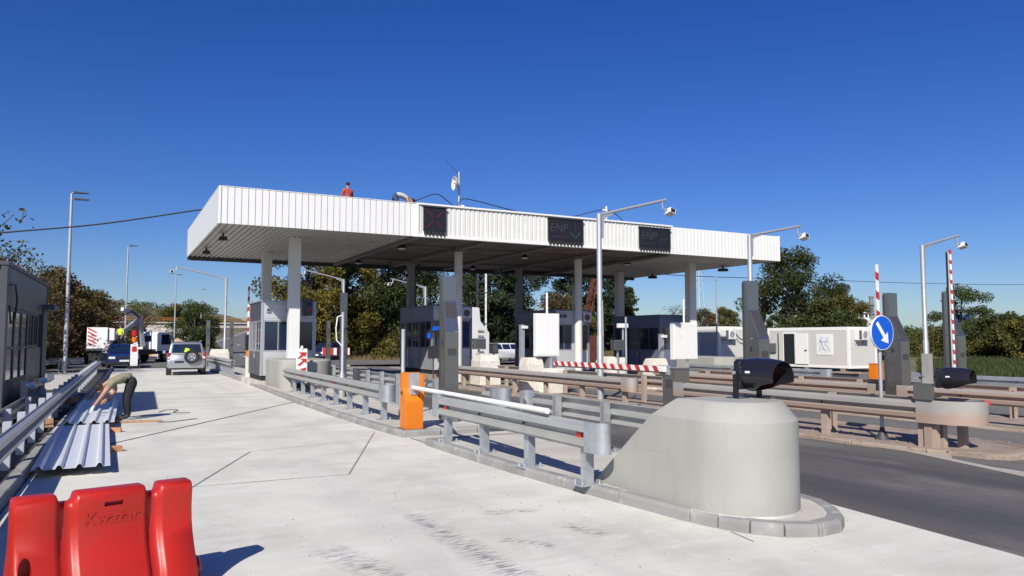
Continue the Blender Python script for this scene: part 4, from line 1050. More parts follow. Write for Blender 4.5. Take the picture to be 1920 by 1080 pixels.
def marker(label, loc, rotz, lamp=False, arrows=True, s=1.0):
    t = thing('marker_panel', label, 'marker', loc, rotz, 'red and white marker panels')
    b = MB(); b.box(-.15, .15, -.02, .02, .12, 1.08); p_ = b.build('panel', 'white_paint', t, bevel=.014)
    b = MB()
    if arrows:
        b.prism([(-.13, .62), (.02, .74), (-.05, .80), (.13, .80), (.13, .66), (.07, .71), (-.05, .60)], -.024, -.021, 'y')
        b.prism([(-.13, .80), (-.02, .92), (-.10, .98), (.13, .98), (.10, .84), (.05, .88), (-.06, .80)], -.024, -.021, 'y')
        b.prism([(-.13, .20), (.10, .42), (.13, .56), (-.02, .52), (-.13, .36)], -.024, -.021, 'y')
    else: b.prism([(-.08, .74), (.08, .74), (.11, .80), (.08, .98), (-.08, .98), (-.11, .80)], -.024, -.021, 'y')
    b.build('red_mark', 'red_paint', p_)
    b = MB(); b.box(-.24, .24, -.2, .2, 0, .12); b.build('foot', 'rubber', t, bevel=.02)
    b = MB(); b.lathe([(.05, 1.08), (.035, 1.12), (.03, 1.16)], (0, 0, 0), n=10); b.build('knob', 'white_paint', t)
    if lamp:
        b = MB(); b.lathe([(.07, 1.15), (.10, 1.17), (.12, 1.27), (.10, 1.38), (.04, 1.42)], (0, 0, 0), n=14); b.build('warning_lamp', 'lamp_orange', t, smooth=True)
        b = MB(); b.lathe([(.12, 1.42), (.14, 1.5), (.10, 1.66), (.03, 1.7)], (0, 0, 0), n=14); b.build('lamp_head', 'lamp_red', t, smooth=True)
    t.scale = (s, s, s)
marker('red and white arrow marker in front of the pale concrete wall', (5.42, 24.55, IZ + .1), 0, False, True, 1.15)
marker('white marker panel with orange lamp in front of the blue car', (1.22, 50.2, 0), R(8), True, False, 1.35)
marker('plain white marker panel beside the white truck cab', (3.5, 66, 0), R(8), False, False, 1.6)
# ================================================================ LEFT DARK BOOTH (site office)
t = thing('panel_booth', 'dark grey panel booth with windows behind the left guardrail', 'booth', (-1.86, 17.7, .22), math.atan2(-.24, 7.05))
L_ = 7.05; H = 3.05; D_ = 2.6
def lb(name, m, *a, par=None, bevel=.006): b = MB(); b.box(*a); return b.build(name, m, par or t, bevel=bevel)
lb('wall', 'booth_dark_panel', -D_, -.06, .06, L_ - .06, .02, H - .06)
lb('roof', 'booth_dark', -D_ - .03, .03, -.03, L_ + .03, H - .058, H + .02)
lb('corner_post', 'booth_dark', -.10, .012, -.012, .28, -.1, H - .06); lb('corner_post', 'booth_dark', -.10, .012, L_ - .10, L_ + .012, -.1, H - .06)
lb('plinth', 'rubber', -D_ + .1, -.1, .1, L_ - .1, -.25, .0)
y = .282; ws = [1.05, 1.0, 1.0, 1.9, 1.75]
for i, w_ in enumerate(ws):
    lb('upper_panel', 'booth_dark_panel', -.058, -.004, y + .004, y + w_ - .004, 2.18, H - .062)
    if i < 3: lb('lower_panel', 'booth_dark_panel', -.058, -.004, y + .004, y + w_ - .004, 0, .62)
    else: lb('lower_panel', 'booth_dark_panel', -.058, -.004, y + .004, y + w_ - .004, 0, 1.32)
    y += w_
win(t, -.002, 0, .30, 1.32, .63, 2.17, 'x+', 1, 'glass_smoke', 'booth_dark', .07, mid=1.35)
win(t, -.002, 0, 1.34, 2.32, .63, 2.17, 'x+', 1, 'glass_smoke', 'booth_dark', .07, mid=1.35)
win(t, -.002, 0, 2.34, 3.32, .63, 2.17, 'x+', 1, 'glass_smoke', 'booth_dark', .07, mid=1.35)
win(t, -.002, 0, 3.36, 4.3, 1.33, 2.17, 'x+', 2, 'glass_smoke', 'booth_dark', .06)
win(t, -.002, 0, 4.34, 5.20, 1.33, 2.17, 'x+', 2, 'glass_smoke', 'booth_dark', .06)
lb('door', 'booth_dark', -.058, .03, 6.0, L_ - .12, -.1, 2.3); lb('door_hood', 'booth_dark', -.0, .28, 5.9, L_ + .02, 2.32, 2.46)
b = MB(); b.tube([(.02, .35, 2.62), (.05, .75, 2.66), (.06, 1.0, 2.35), (.05, .85, 1.95), (.03, .5, 1.85), (.02, .32, 2.2)], .018, 6); b.build('hanging_cable', 'cable', t, smooth=True)

# ================================================================ CONTAINERS
def container(label, x, y, z, L_, W_, H, face):
    """corner at x,y: long face looks to -x, short face to -y"""
    t = thing('site_container', label, 'container', (x, y, z), 0, 'white site containers')
    b = MB(); b.box(.03, W_ - .03, .03, L_ - .03, .10, H - .05); b.build('wall', 'container_wall', t)
    for a in (0, W_ - .16):
        for c_ in (0, L_ - .16): b = MB(); b.box(a, a + .16, c_, c_ + .16, .0, H); b.build('corner_post', 'container_white', t, bevel=.012)
    b = MB(); b.box(.005, .10, .162, L_ - .162, H - .20, H - .002); b.build('top_rail', 'container_white', t, bevel=.008)
    b = MB(); b.box(.162, W_ - .162, .005, .10, H - .20, H - .002); b.build('top_rail', 'container_white', t, bevel=.008)
    b = MB(); b.box(.005, .10, .162, L_ - .162, .002, .16); b.build('bottom_rail', 'container_white', t, bevel=.008)
    b = MB(); b.box(.162, W_ - .162, .005, .10, .002, .16); b.build('bottom_rail', 'container_white', t, bevel=.008)
    b = MB(); b.box(.1, W_ - .1, .1, L_ - .1, H - .049, H - .01); b.build('roof', 'plaster', t)
    n_ = 5; p = (L_ - .33) / n_
    for k in range(n_): b = MB(); b.box(.016, .05, .165 + k * p + .003, .165 + (k + 1) * p - .003, .161, H - .201); b.build('wall_panel', 'container_wall', t)
    n_ = 2; p = (W_ - .33) / n_
    for k in range(n_): b = MB(); b.box(.165 + k * p + .003, .165 + (k + 1) * p - .003, .016, .05, .161, H - .201); b.build('wall_panel', 'container_wall', t)
    for y_ in (.5, L_ / 2, L_ - .5): b = MB(); b.box(.02, .4, y_ - .15, y_ + .15, -.16, .001); b.build('support_block', 'dusty_concrete', t)
    return t
ct = container('white site container with open door and air conditioner on its end', 39.2, 30.45, -.02, 6.35, 2.6, 2.52, 1)
def on_left(par, name, m, ya, yb, za, zb_, d0=-.012, d1=.013, bevel=.004): b = MB(); b.box(d0, d1, ya, yb, za, zb_); return b.build(name, m, par, bevel=bevel)
wf = on_left(ct, 'window', 'container_white', 1.15, 2.35, .80, 2.08); on_left(wf, 'pane', 'plate', 1.30, 2.20, .95, 1.95, -.016, -.0125, 0)
for (ya, za, yb, zb_) in ((1.35, 1.0, 1.7, 1.5), (1.7, 1.5, 1.5, 1.9), (1.75, 1.1, 2.1, 1.75), (2.15, 1.0, 1.9, 1.6), (1.4, 1.6, 2.1, 1.62), (1.9, 1.9, 2.15, 1.5), (1.6, 1.02, 1.95, 1.2)):
    b = MB(); b.bar((-.018, ya, za), (-.018, yb, zb_), .004, .025); b.build('paper_fold', 'grille_dark', wf)
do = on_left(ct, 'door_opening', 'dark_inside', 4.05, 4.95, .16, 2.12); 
for ya, yb in ((3.98, 4.05), (4.95, 5.02)): on_left(ct, 'door_frame', 'container_white', ya, yb, .16, 2.2, -.03, .014)
on_left(ct, 'door_frame', 'container_white', 4.05, 4.95, 2.121, 2.2, -.03, .014)
dr = on_left(ct, 'door', 'container_white', 2.98, 3.96, .18, 2.14, -.06, -.022, .008)
b = MB(); b.box(-.12, -.061, 3.04, 3.2, 1.05, 1.10); b.build('handle', 'steel_dark', dr)
on_left(ct, 'meter_box', 'grille_dark', 5.6, 6.05, .9, 1.5, -.12, .014); b = MB(); b.tube([(-.1, 5.35, .3), (-.12, 5.3, 1.2), (-.08, 5.36, 2.2)], .03, 6); b.build('conduit', 'cable', ct)
ac_unit('air conditioner on the end wall of the white container', (40.15, 30.28, 1.70), 0, 1.12)
c1 = container('grey site container half in the canopy shade with hanging cable', 31.4, 33.2, -.05, 5.6, 2.3, 2.55, 0)
wf = on_left(c1, 'window', 'container_white', 1.6, 2.5, .75, 1.95); on_left(wf, 'pane', 'glass_dark', 1.74, 2.36, .88, 1.82, -.016, -.0125, 0)
ac_unit('air conditioner on the shaded wall of the grey container', (32.05, 33.02, 1.75), 0, 1.0)
cable('hanging_cable', 'black cable hanging in a loop across the grey container', [(32.4, 33.0, 2.35), (32.7, 32.98, 1.9), (33.1, 32.98, 1.72), (33.5, 32.98, 1.85), (33.68, 33.0, 2.05)], .03)
t = thing('utility_pole', 'thin grey pole standing in front of the grey container', 'pole', (31.0, 32.9, -.15))
b = MB(); b.cyl((0, 0, 0), (0, 0, 5.6), .045, .035, n=8); b.build('pole', 'pole_galv', t, smooth=True); b = MB(); b.box(-.1, .1, -.03, .03, 5.3, 5.36); b.build('cross_piece', 'pole_galv', t)
# pale low crash wall before the rightmost booth
t = thing('crash_wall', 'low pale concrete wall in front of the rightmost booth', 'concrete wall', (24.3, 24.6, zd - .1)); b = MB()
b.prism([(-.85, 3.0), (-.85, .5), (-.6, .12), (-.2, 0), (.2, 0), (.6, .12), (.85, .5), (.85, 3.0)], 0, 1.15, 'z'); b.build('block', 'paint_grey_concrete', t, bevel=.03)
# ================================================================ OLD BLOCKS, PANELS, SMALL POSTS ON THE MEDIANS
def old_block(label, x, y, z, sx, sy, h):
    t = thing('concrete_barrier', label, 'concrete block', (x, y, z), rnd.uniform(-.06, .06), 'old stained concrete blocks')
    b = MB(); b.loft([[(-sx, -sy, 0), (sx, -sy, 0), (sx, sy, 0), (-sx, sy, 0)], [(-sx * .94, -sy * .94, h * .8), (sx * .94, -sy * .94, h * .8), (sx * .94, sy * .94, h * .8), (-sx * .94, sy * .94, h * .8)], [(-sx * .8, -sy * .8, h), (sx * .8, -sy * .8, h), (sx * .8, sy * .8, h), (-sx * .8, sy * .8, h)]])
    b.build('block', 'block_old', t, bevel=.03)
old_block('stained white concrete block right of the second round column foot', 12.55, 25.7, zb, .42, .5, 1.12)
old_block('stained white concrete block under the clean white panel, taller', 12.0, 21.2, zb, .32, .30, 1.12)
old_block('stained white concrete block under the clean white panel, lower', 12.55, 20.7, zb, .3, .30, .78)
old_block('low pale concrete block far beyond the first booth', 5.75, 48.2, 0, .55, .4, 1.15)
old_block('stained white concrete block by the foot of the third booth', 18.5, 25.9, zc, .5, .5, 1.1)
old_block('small stained white block left of the stained white panel post', 17.7, 22.0, zc, .35, .35, 1.12)
def panel_board(label, x, y, z, w_, h0, h1, m, rotz=0, two=False, mast=0):
    t = thing('traffic_board', label, 'board', (x, y, z), rotz, 'white boxed panels on posts')
    b = MB(); b.box(-w_ / 2, w_ / 2, -.10, .10, h0, h1); bo = b.build('box', m, t, bevel=.012)
    b = MB()
    if two:
        b.box(-w_ / 2 + .03, -.005, -.112, -.101, h0 + .04, h1 - .04); b.build('door', m, bo, bevel=.004); b = MB()
        b.box(.005, w_ / 2 - .03, -.112, -.101, h0 + .04, h1 - .04); b.build('door', m, bo, bevel=.004)
    else: b.box(-w_ / 2 + .02, w_ / 2 - .02, -.112, -.101, h0 + .02, h1 - .02); b.build('door', m, bo, bevel=.004)
    b = MB(); b.box(.1, .18, -.06, .02, 0, h0); b.build('post', 'pole_galv', t)
    b = MB(); b.cyl((.05, .04, h1), (.05, .04, h1 + mast), .035, n=8); b.build('mast', 'white_trim', t, smooth=True)
panel_board('clean white boxed panel on a post above the old guardrail', 12.42, 20.95, zb, .86, 1.16, 2.54, 'container_white', 0, True, .68)
panel_board('stained white boxed panel on a post, right of the booms', 18.2, 21.0, zc, 1.10, 1.10, 2.42, 'board_white', 0, False, .85)
def cam_post(label, x, y, z, h, box=False):
    t = thing('camera_post', label, 'post', (x, y, z), 0, 'square posts with small cameras')
    b = MB(); b.box(-.075, .075, -.075, .075, 0, h); b.build('post', 'pole_galv', t, bevel=.006)
    b = MB(); b.box(-.05, .18, -.14, .02, h - .14, h - .04); b.build('camera', 'ac_white', t, bevel=.015)
cam_post('square grey post with a small camera left of clean white panel', 12.75, 23.2, zb, 2.22)
cam_post('square grey post with a small camera left of stained white panel', 18.15, 22.2, zc, 2.02)
def reader(label, x, y, z, h, w_=.5, hh=.42, m='totem_steel'):
    t = thing('reader_post', label, 'terminal', (x, y, z), 0, 'grey reader boxes on thin posts')
    b = MB(); b.box(-.03, .03, -.03, .03, 0, h); b.build('post', 'pole_galv', t)
    b = MB(); b.box(-w_ / 2, w_ / 2, -.14, .14, h, h + hh); b.build('box', m, t, bevel=.02); b = MB(); b.box(-w_ / 2 + .05, w_ / 2 - .05, -.148, -.141, h + .05, h + hh - .05); b.build('face_plate', 'booth_dark_panel', t)
reader('grey reader box on a thin post right of second booth', 12.6, 26.4, zb, 1.32)
reader('black reader box on a post beside the white parked car', 13.15, 26.2, zb, 1.15, .28, .40, 'black_matt')
reader('grey reader box on a thin post left of rightmost booth', 18.4, 25.3, zc, 1.38)
t = thing('camera_post', 'thin post carrying a white camera beside rightmost booth', 'post', (18.9, 25.6, zc), 0, 'square posts with small cameras')
b = MB(); b.cyl((0, 0, 0), (0, 0, 2.3), .04, n=8); b.build('post', 'pole_galv', t); b = MB(); b.box(-.25, .2, -.12, .1, 2.3, 2.48); b.build('camera', 'container_white', t, bevel=.03)
t = thing('thin_post', 'thin plain post beside the galvanised camera pole', 'post', (13.1, 17.6, zb)); b = MB(); b.cyl((0, 0, 0), (0, 0, 2.35), .03, n=8); b.build('post', 'pole_galv', t); b = MB(); b.cyl((0, 0, 2.35), (0, 0, 2.37), .034, n=8); b.build('cap', 'steel_dark', t)
# thin posts with hoses on island A
def hose_post(label, x, y, h, loop):
    t = thing('bollard_post', label, 'post', (x, y, IZ), 0, 'tall steel posts behind the long new rail')
    b = MB(); b.tube([(0, 0, 0), (0, 0, .6), (0, 0, .75), (0, 0, h)], [.09, .09, .045, .045], 12); b.build('post', 'pole_galv', t, smooth=True)
    if loop: b = MB(); b.tube([(0, 0, h - .08), (-.16, 0, h - .14), (-.2, 0, h - .45), (-.18, 0, h - .8), (0, -.03, h - 1.0)], .018, 6); b.build('hose', 'white_trim', t, smooth=True)
    else: b = MB(); b.tube([(0, 0, h - .3), (.10, 0, h - .42), (.1, 0, h - .75), (0, 0, h - .85)], .012, 6); b.build('wire', 'cable', t)
hose_post('tall steel post with a looped white hose behind the long rail', 5.85, 21.3, 2.42, True)
hose_post('tall steel post with a thin wire left of the orange barrier', 5.55, 15.4, 1.86, False)
b = MB(); b.box(-.09, .09, -.06, .08, 0, 3.0); tag(b.build('steel_upright', 'booth_dark_panel', loc=(5.98, 21.7, IZ), bevel=.01), 'dark steel upright right behind the hose post', 'post')
t = thing('blue_lamp', 'small blue tilted lamp on a dark stand before second booth', 'lamp', (11.3, 27.6, zb))
b = MB(); b.prism([(-.22, -.08), (.2, -.02), (.24, .14), (-.1, .16)], -.14, .14, 'y'); o = b.build('lamp_head', 'sign_blue', t, bevel=.03, loc=(0, 0, 2.1)); o.scale = (.75, .75, .75); b = MB(); b.cyl((-.1, 0, 0), (-.1, 0, 2.05), .03, n=8); b.build('stand', 'steel_dark', t); b = MB(); b.box(-.3, .15, -.08, .08, .95, 1.45); b.build('grey_box', 'black_matt', t)
b = MB(); b.box(-.36, -.24, -.05, .05, 1.75, 1.95); b.build('clamp', 'sign_blue', t)
# ================================================================ BLUE ARROW SIGN AND OLD SIGNAL LAMP
t = thing('round_sign', 'round blue sign with white arrow pointing down right on a post', 'sign', (11.62, 8.42, zb))
b = MB(); b.cyl((0, 0, 0), (0, 0, 2.12), .032, n=12); b.build('post', 'pole_galv', t, smooth=True)
b = MB(); b.lathe([(.13, 0), (.11, .04), (.05, .14), (.035, .22)], (0, 0, 0), n=14); b.build('foot', 'steel_dark', t, smooth=True)
b = MB(); b.lathe([(.295, -.005), (.295, -.03), (.285, -.032), (.285, -.01)], (0, -.035, 1.82), axis='y', n=44); b.build('rim', 'white_paint', t, smooth=True)
b = MB(); b.cyl((0, -.05, 1.82), (0, -.064, 1.82), .286, n=44); dsc = b.build('disc', 'sign_blue', t)
b = MB(); pts = [(-.035, .22), (.035, .22), (.035, -.08), (.115, -.08), (0, -.235), (-.115, -.08), (-.035, -.08)]; ca, sa = math.cos(R(39)), math.sin(R(39))
b.prism([(x * ca - y * sa, 1.82 + x * sa + y * ca) for x, y in pts], -.0672, -.0642, 'y'); b.build('arrow', 'white_paint', dsc)
b = MB(); b.box(-.05, .05, -.034, .03, 1.62, 1.66).box(-.05, .05, -.034, .03, 1.98, 2.02); b.build('clamp', 'pole_galv', t)
t = thing('old_post', 'old galvanised post with torn top carrying the side signal lamp', 'post', (11.38, 7.42, zb)); put('post', post_mesh(1.48, 'galv_old'), t); b = MB(); b.box(-.14, -.06, -.14, .16, .76, 1.02); b.build('junction_box', 'totem_steel', t, bevel=.01)
signal_lamp('old black signal lamp strapped to the post above the round nose', (11.62, 7.3, zb + .86), R(12), .86, False)
b = MB(); b.tube([(-.05, .05, .02), (.12, .0, .02), (.25, -.05, .04)], .02, 6); b.build('strap', 'black_matt', t, loc=(0, 0, .78)); b = MB(); b.tube([(-.05, .05, 0), (.12, .02, 0), (.25, -.05, .0)], .02, 6); b.build('strap', 'black_matt', t, loc=(0, 0, 1.12))
# ================================================================ RED WATER BARRIER
t = thing('water_barrier', 'red plastic water filled barrier with raised lettering, foreground left', 'barrier', (.0, 5.86, 0), R(13))
t.scale = (.955, 1, 1)
def prof(k, top):
    q = [(.0, .27), (.05, .28), (.13, .265), (.22, .225), (.30, .178), (.38, .137), (.47, .108), (.56, .098), (.63, .101), (.69, .104), (.722, .096), (.740, .078), (.745, .055)]
    q = [(z if z < .5 else .5 + (z - .5) * (top - .5) / .245, max(.03, h_ - k)) for z, h_ in q]
    return [(-h_, z) for z, h_ in q] + [(h_, z) for z, h_ in q[::-1]]
ST = [(-.570, .05, .70), (-.563, .018, .735), (-.548, .0, .745), (-.335, .0, .745), (-.318, .004, .740), (-.300, .026, .70), (-.285, .034, .688), (-.232, .034, .688), (-.216, .028, .70), (-.198, .004, .740), (-.182, .0, .745),
      (.222, .0, .745), (.238, .004, .740), (.252, .028, .70), (.266, .034, .688), (.312, .034, .688), (.328, .026, .70), (.344, .004, .740), (.360, .0, .745), (.552, .0, .745), (.566, .018, .735), (.573, .05, .70)]
b = MB(); b.loft([[(x, y, z) for y, z in prof(k, tp)] for x, k, tp in ST]); cut_body = b.build('moulded_body', 'plastic_red', t, smooth=True, angle=75)
b = MB(); b.lathe([(.085, -.10), (.085, .02), (.07, .035)], (0, 0, 0), axis='x', n=20); b.build('connector', 'plastic_red', t, loc=(.62, .0, .10), smooth=True)
def carve(o, cutter):
    """cut a real opening into a mesh"""
    cu = bpy.data.objects.new('cutter', cutter); col.objects.link(cu); cu.parent = o.parent
    md = o.modifiers.new('cut', 'BOOLEAN'); md.object = cu; md.operation = 'DIFFERENCE'; md.solver = 'EXACT'
    bpy.context.view_layer.update(); me_ = bpy.data.meshes.new_from_object(o.evaluated_get(bpy.context.evaluated_depsgraph_get()))
    o.modifiers.clear(); o.data = me_; bpy.data.objects.remove(cu)
    me_.polygons.foreach_set('use_smooth', [True] * len(me_.polygons)); me_.set_sharp_from_angle(angle=R(50))
b = MB(); b.prism([(-.498 + math.cos(a) * .040, .305 + math.sin(a) * .088) for a in [2 * math.pi * k / 24 for k in range(24)]], -.40, -.06, 'y'); carve(cut_body, b.mesh('cutter', 'plastic_red'))
b = MB(); b.box(-.03, .09, -.2, -.06, .638, .668); carve(cut_body, b.mesh('cutter', 'plastic_red'))
me = text_mesh('Kwazar', .115, .009, 'plastic_red', 'lettering', .0, .003); o = put('lettering', me, t, (.02, -.0955, .565)); o.rotation_euler = (R(90), 0, 0)
# ================================================================ METAL SHEETS, BRICKS, PLANKS
def sheet_metal(label, cx, y0, L_, rotz, z):
    t = thing('metal_sheet', label, 'metal sheet', (cx, y0, z), rotz, 'ribbed metal sheets lying on the lane')
    pts = [(-.44, .0)]
    for k in range(4): x = -.40 + k * .225; pts += [(x, .0), (x + .025, .045), (x + .06, .045), (x + .085, .0)]
    pts += [(.44, .0)]
    b = MB(); b.prism(pts + [(x, z_ - .004) for x, z_ in pts[::-1]], 0, L_, 'y'); b.build('ribbed_sheet', 'sheet_blue', t)
sheet_metal('ribbed metal sheet on the lane, nearer one with ragged front edge', -.40, 11.15, 5.45, R(.3), .12)
sheet_metal('ribbed metal sheet on the lane, farther one under the bending man', -.34, 16.72, 6.1, R(-1.2), .14)
def chunk(name, label, cat, m, x, y, z, sx, sy, sz, rz, group, par=None):
    b = MB(); b.box(-sx / 2, sx / 2, -sy / 2, sy / 2, 0, sz)
    o = b.build(name, m, bevel=min(sz, sx) * .12, loc=(x, y, z), rotz=rz); tag(o, label, cat, group)
chunk('brick', 'orange brick under the near sheet, closer to the camera', 'brick', 'brick_orange', .10, 13.35, .006, .2, .10, .085, .3, 'bricks propping the sheets')
chunk('brick', 'orange brick under the near sheet, by the dark joint', 'brick', 'brick_orange', .12, 16.1, .006, .2, .10, .085, -.2, 'bricks propping the sheets')
for i, (x, y, w_) in enumerate(((-.95, 22.0, 'leftmost'), (-.82, 22.4, 'middle'), (-.74, 23.0, 'farthest'))):
    chunk('brick', 'orange brick piece in the pile by the left kerb, %s one' % w_, 'brick', 'brick_orange', x, y, .13, .22, .13, .12, i * .8, 'brick pile by the kerb')
chunk('brick', 'small orange brick lying right of the far sheet', 'brick', 'brick_orange', .18, 18.6, .006, .10, .2, .06, .4, 'bricks propping the sheets')
chunk('wood_plank', 'brown plank on the left kerb beside the near sheet', 'plank', 'wood', -1.02, 17.3, .125, .14, 1.9, .03, .06, 'planks')
chunk('wood_plank', 'short brown plank on the kerb beside the brick pile', 'plank', 'wood', -1.05, 20.6, .125, .16, .9, .03, 1.2, 'planks')
chunk('wood_plank', 'brown plank on the concrete in front of the man', 'plank', 'wood', .52, 17.75, .006, .12, .95, .035, 1.45, 'planks')
chunk('concrete_slab', 'flat pale slab lying on the verge behind the bricks', 'slab', 'concrete_island', -1.12, 22.3, .03, .4, .9, .09, .1, None)
cable('cord', 'thin grey cord lying on the concrete right of the plank', [(.9, 17.6, .015), (1.15, 17.45, .015), (1.35, 17.6, .015), (1.7, 17.9, .015)], .008)
cable('cord', 'thin dark cord curled on the concrete beyond the man', [(1.05, 19.9, .015), (1.25, 20.4, .015), (1.5, 20.3, .015), (1.35, 19.6, .015), (1.7, 19.4, .015)], .008)

# ================================================================ PEOPLE
def person(label, loc, rotz, J, bones, zone, hair=None, cap=None, group=None, scale=1.0):
    """J: name -> (x,y,z,radius); bones: pairs; zone: material index by bone; one continuous skinned body"""
    t = thing('person', label, 'person', loc, rotz, group); t.scale = (scale,) * 3
    names = list(J); idx = {n_: i for i, n_ in enumerate(names)}
    me = bpy.data.meshes.new('body'); me.from_pydata([J[n_][:3] for n_ in names], [(idx[a], idx[c_]) for a, c_, *_ in bones], []); me.update()
    o = bpy.data.objects.new('body_cage', me); col.objects.link(o)
    sk = o.modifiers.new('skin', 'SKIN'); sk.use_smooth_shade = True
    for i, n_ in enumerate(names):
        r_ = J[n_][3]; me.skin_vertices[0].data[i].radius = (r_, r_) if not isinstance(r_, tuple) else r_
        me.skin_vertices[0].data[i].use_root = (n_ == 'pelvis')
    ss = o.modifiers.new('sub', 'SUBSURF'); ss.levels = 2; ss.render_levels = 2
    dg = bpy.context.evaluated_depsgraph_get(); out = bpy.data.meshes.new_from_object(o.evaluated_get(dg)); out.name = 'body'
    bpy.data.objects.remove(o); bpy.data.meshes.remove(me)
    out.materials.clear()
    mats = zone['mats']
    for m in mats: out.materials.append(MT[m])
    segs = [(Vector(J[a][:3]), Vector(J[c_][:3]), z) for a, c_, z in bones]
    for f in out.polygons:
        p = f.center; best = None
        for a, c_, z in segs:
            d = c_ - a; u = max(0, min(1, (p - a).dot(d) / max(1e-9, d.length_squared))); q = (p - (a + d * u)).length
            if best is None or q < best[0]: best = (q, z)
        f.material_index = best[1]; f.use_smooth = True
    put('body', out, t)
    if hair:
        (hx, hy, hz_), r_, m, dirv = hair
        b = MB(); dv = Vector(dirv).normalized(); q = dv.to_track_quat('Z', 'Y'); rings = []
        for k in range(7):
            a = math.radians(8 + k * 15); rings.append([tuple(Vector((hx, hy, hz_)) + q @ Vector((r_ * math.sin(a) * math.cos(2 * math.pi * j / 14), r_ * math.sin(a) * math.sin(2 * math.pi * j / 14), r_ * 1.08 * math.cos(a)))) for j in range(14)])
        b.loft(rings); b.build('hair', m, t, smooth=True, angle=80)
    return t
def hand(J, bones, wrist, tag_, d, spread, z=0, curl=(0, 0, -.3), s=1.0):
    """palm and five unequal fingers from a wrist joint, pointing along d"""
    W = Vector(J[wrist][:3]); d = Vector(d).normalized(); sp = Vector(spread).normalized(); cu = Vector(curl)
    P = W + d * .075 * s; J[tag_ + 'palm'] = (*P, .026 * s); bones.append((wrist, tag_ + 'palm', z))
    for i, (off, l1, l2) in enumerate(((-.030, .040, .032), (-.010, .046, .038), (.010, .043, .035), (.029, .034, .026))):
        a = P + sp * off * s + d * .028 * s; b_ = a + (d + cu * .3).normalized() * l1 * s; c_ = b_ + (d + cu * 1.2).normalized() * l2 * s
        J['%sf%da' % (tag_, i)] = (*a, .010 * s); J['%sf%db' % (tag_, i)] = (*b_, .009 * s); J['%sf%dc' % (tag_, i)] = (*c_, .007 * s)
        bones += [(tag_ + 'palm', '%sf%da' % (tag_, i), z), ('%sf%da' % (tag_, i), '%sf%db' % (tag_, i), z), ('%sf%db' % (tag_, i), '%sf%dc' % (tag_, i), z)]
    a = W + d * .035 * s + sp * -.038 * s; c_ = a + (d * .7 - sp * .5).normalized() * .045 * s; e = c_ + d * .03 * s
    J[tag_ + 'ta'] = (*a, .012 * s); J[tag_ + 'tb'] = (*c_, .010 * s); J[tag_ + 'tc'] = (*e, .008 * s)
    bones += [(wrist, tag_ + 'ta', z), (tag_ + 'ta', tag_ + 'tb', z), (tag_ + 'tb', tag_ + 'tc', z)]
# --- the man bending over the sheets (0 skin, 1 shirt, 2 trousers, 3 shoes, 4 glove)
J = dict(pelvis=(.17, 0, .95, (.18, .16)), spine=(.02, 0, 1.05, (.18, .16)), chest=(-.20, 0, 1.02, (.20, .165)), neckb=(-.38, -.01, .93, (.085, .075)), neck=(-.46, -.02, .87, .055),
         head=(-.53, -.03, .80, (.082, .078)), jaw=(-.57, -.035, .73, (.07, .07)), crown=(-.60, -.03, .80, .06), nose=(-.62, -.04, .70, .018),
         hipL=(.13, -.11, .90, .13), kneeL=(.02, -.16, .50, .092), ankL=(.06, -.17, .10, .065), toeL=(-.14, -.19, .045, .04),
         hipR=(.15, .11, .90, .13), kneeR=(.05, .15, .50, .092), ankR=(.10, .16, .10, .065), toeR=(-.09, .18, .045, .04),
         shL=(-.31, -.18, .94, .09), elL=(-.52, -.30, .68, .055), wrL=(-.74, -.42, .40, .033),
         shR=(-.27, .19, .96, .075), elR=(-.16, .30, .70, .047), wrR=(-.36, .26, .50, .033))
B = [('pelvis', 'spine', 1), ('spine', 'chest', 1), ('chest', 'neckb', 1), ('neckb', 'neck', 0), ('neck', 'head', 0), ('head', 'jaw', 0), ('head', 'crown', 0), ('jaw', 'nose', 0),
     ('pelvis', 'hipL', 2), ('hipL', 'kneeL', 2), ('kneeL', 'ankL', 2), ('ankL', 'toeL', 3), ('pelvis', 'hipR', 2), ('hipR', 'kneeR', 2), ('kneeR', 'ankR', 2), ('ankR', 'toeR', 3),
     ('chest', 'shL', 1), ('shL', 'elL', 0), ('elL', 'wrL', 0), ('chest', 'shR', 1), ('shR', 'elR', 0), ('elR', 'wrR', 0)]
J['slvL'] = (-.42, -.245, .81, .085); B[B.index(('shL', 'elL', 0))] = ('shL', 'slvL', 1); B.append(('slvL', 'elL', 0))
J['slvR'] = (-.21, .245, .83, .085); B[B.index(('shR', 'elR', 0))] = ('shR', 'slvR', 1); B.append(('slvR', 'elR', 0))
J['belt'] = (.12, 0, .98, (.18, .155)); B[0] = ('pelvis', 'belt', 2); B.append(('belt', 'spine', 1))
hand(J, B, 'wrL', 'l', (-.45, -.3, -.85), (.6, -.7, 0), 4, (-.6, 0, -.2)); hand(J, B, 'wrR', 'r', (-.8, -.2, -.5), (0, .3, .8), 0, (0, -.4, -.5))
person('man in khaki shirt and black trousers bending over the metal sheets', (.30, 18.5, .004), R(10), J, B, dict(mats=['skin', 'shirt_khaki', 'trousers_black', 'shoe', 'glove']), hair=((-.575, -.03, .815), .098, 'hair', (-.75, 0, .55)), scale=.88)
t = thing('angle_grinder', 'grey hand tool held by the bending man', 'tool', (-.10, 18.72, .40), R(20))
b = MB(); b.cyl((-.15, 0, 0), (.12, 0, .02), .035, n=12); b.build('handle', 'booth_dark_panel', t, smooth=True); b = MB(); b.lathe([(.09, -.01), (.09, .01)], (-.17, 0, -.02), n=16); b.build('disc', 'steel_dark', t)
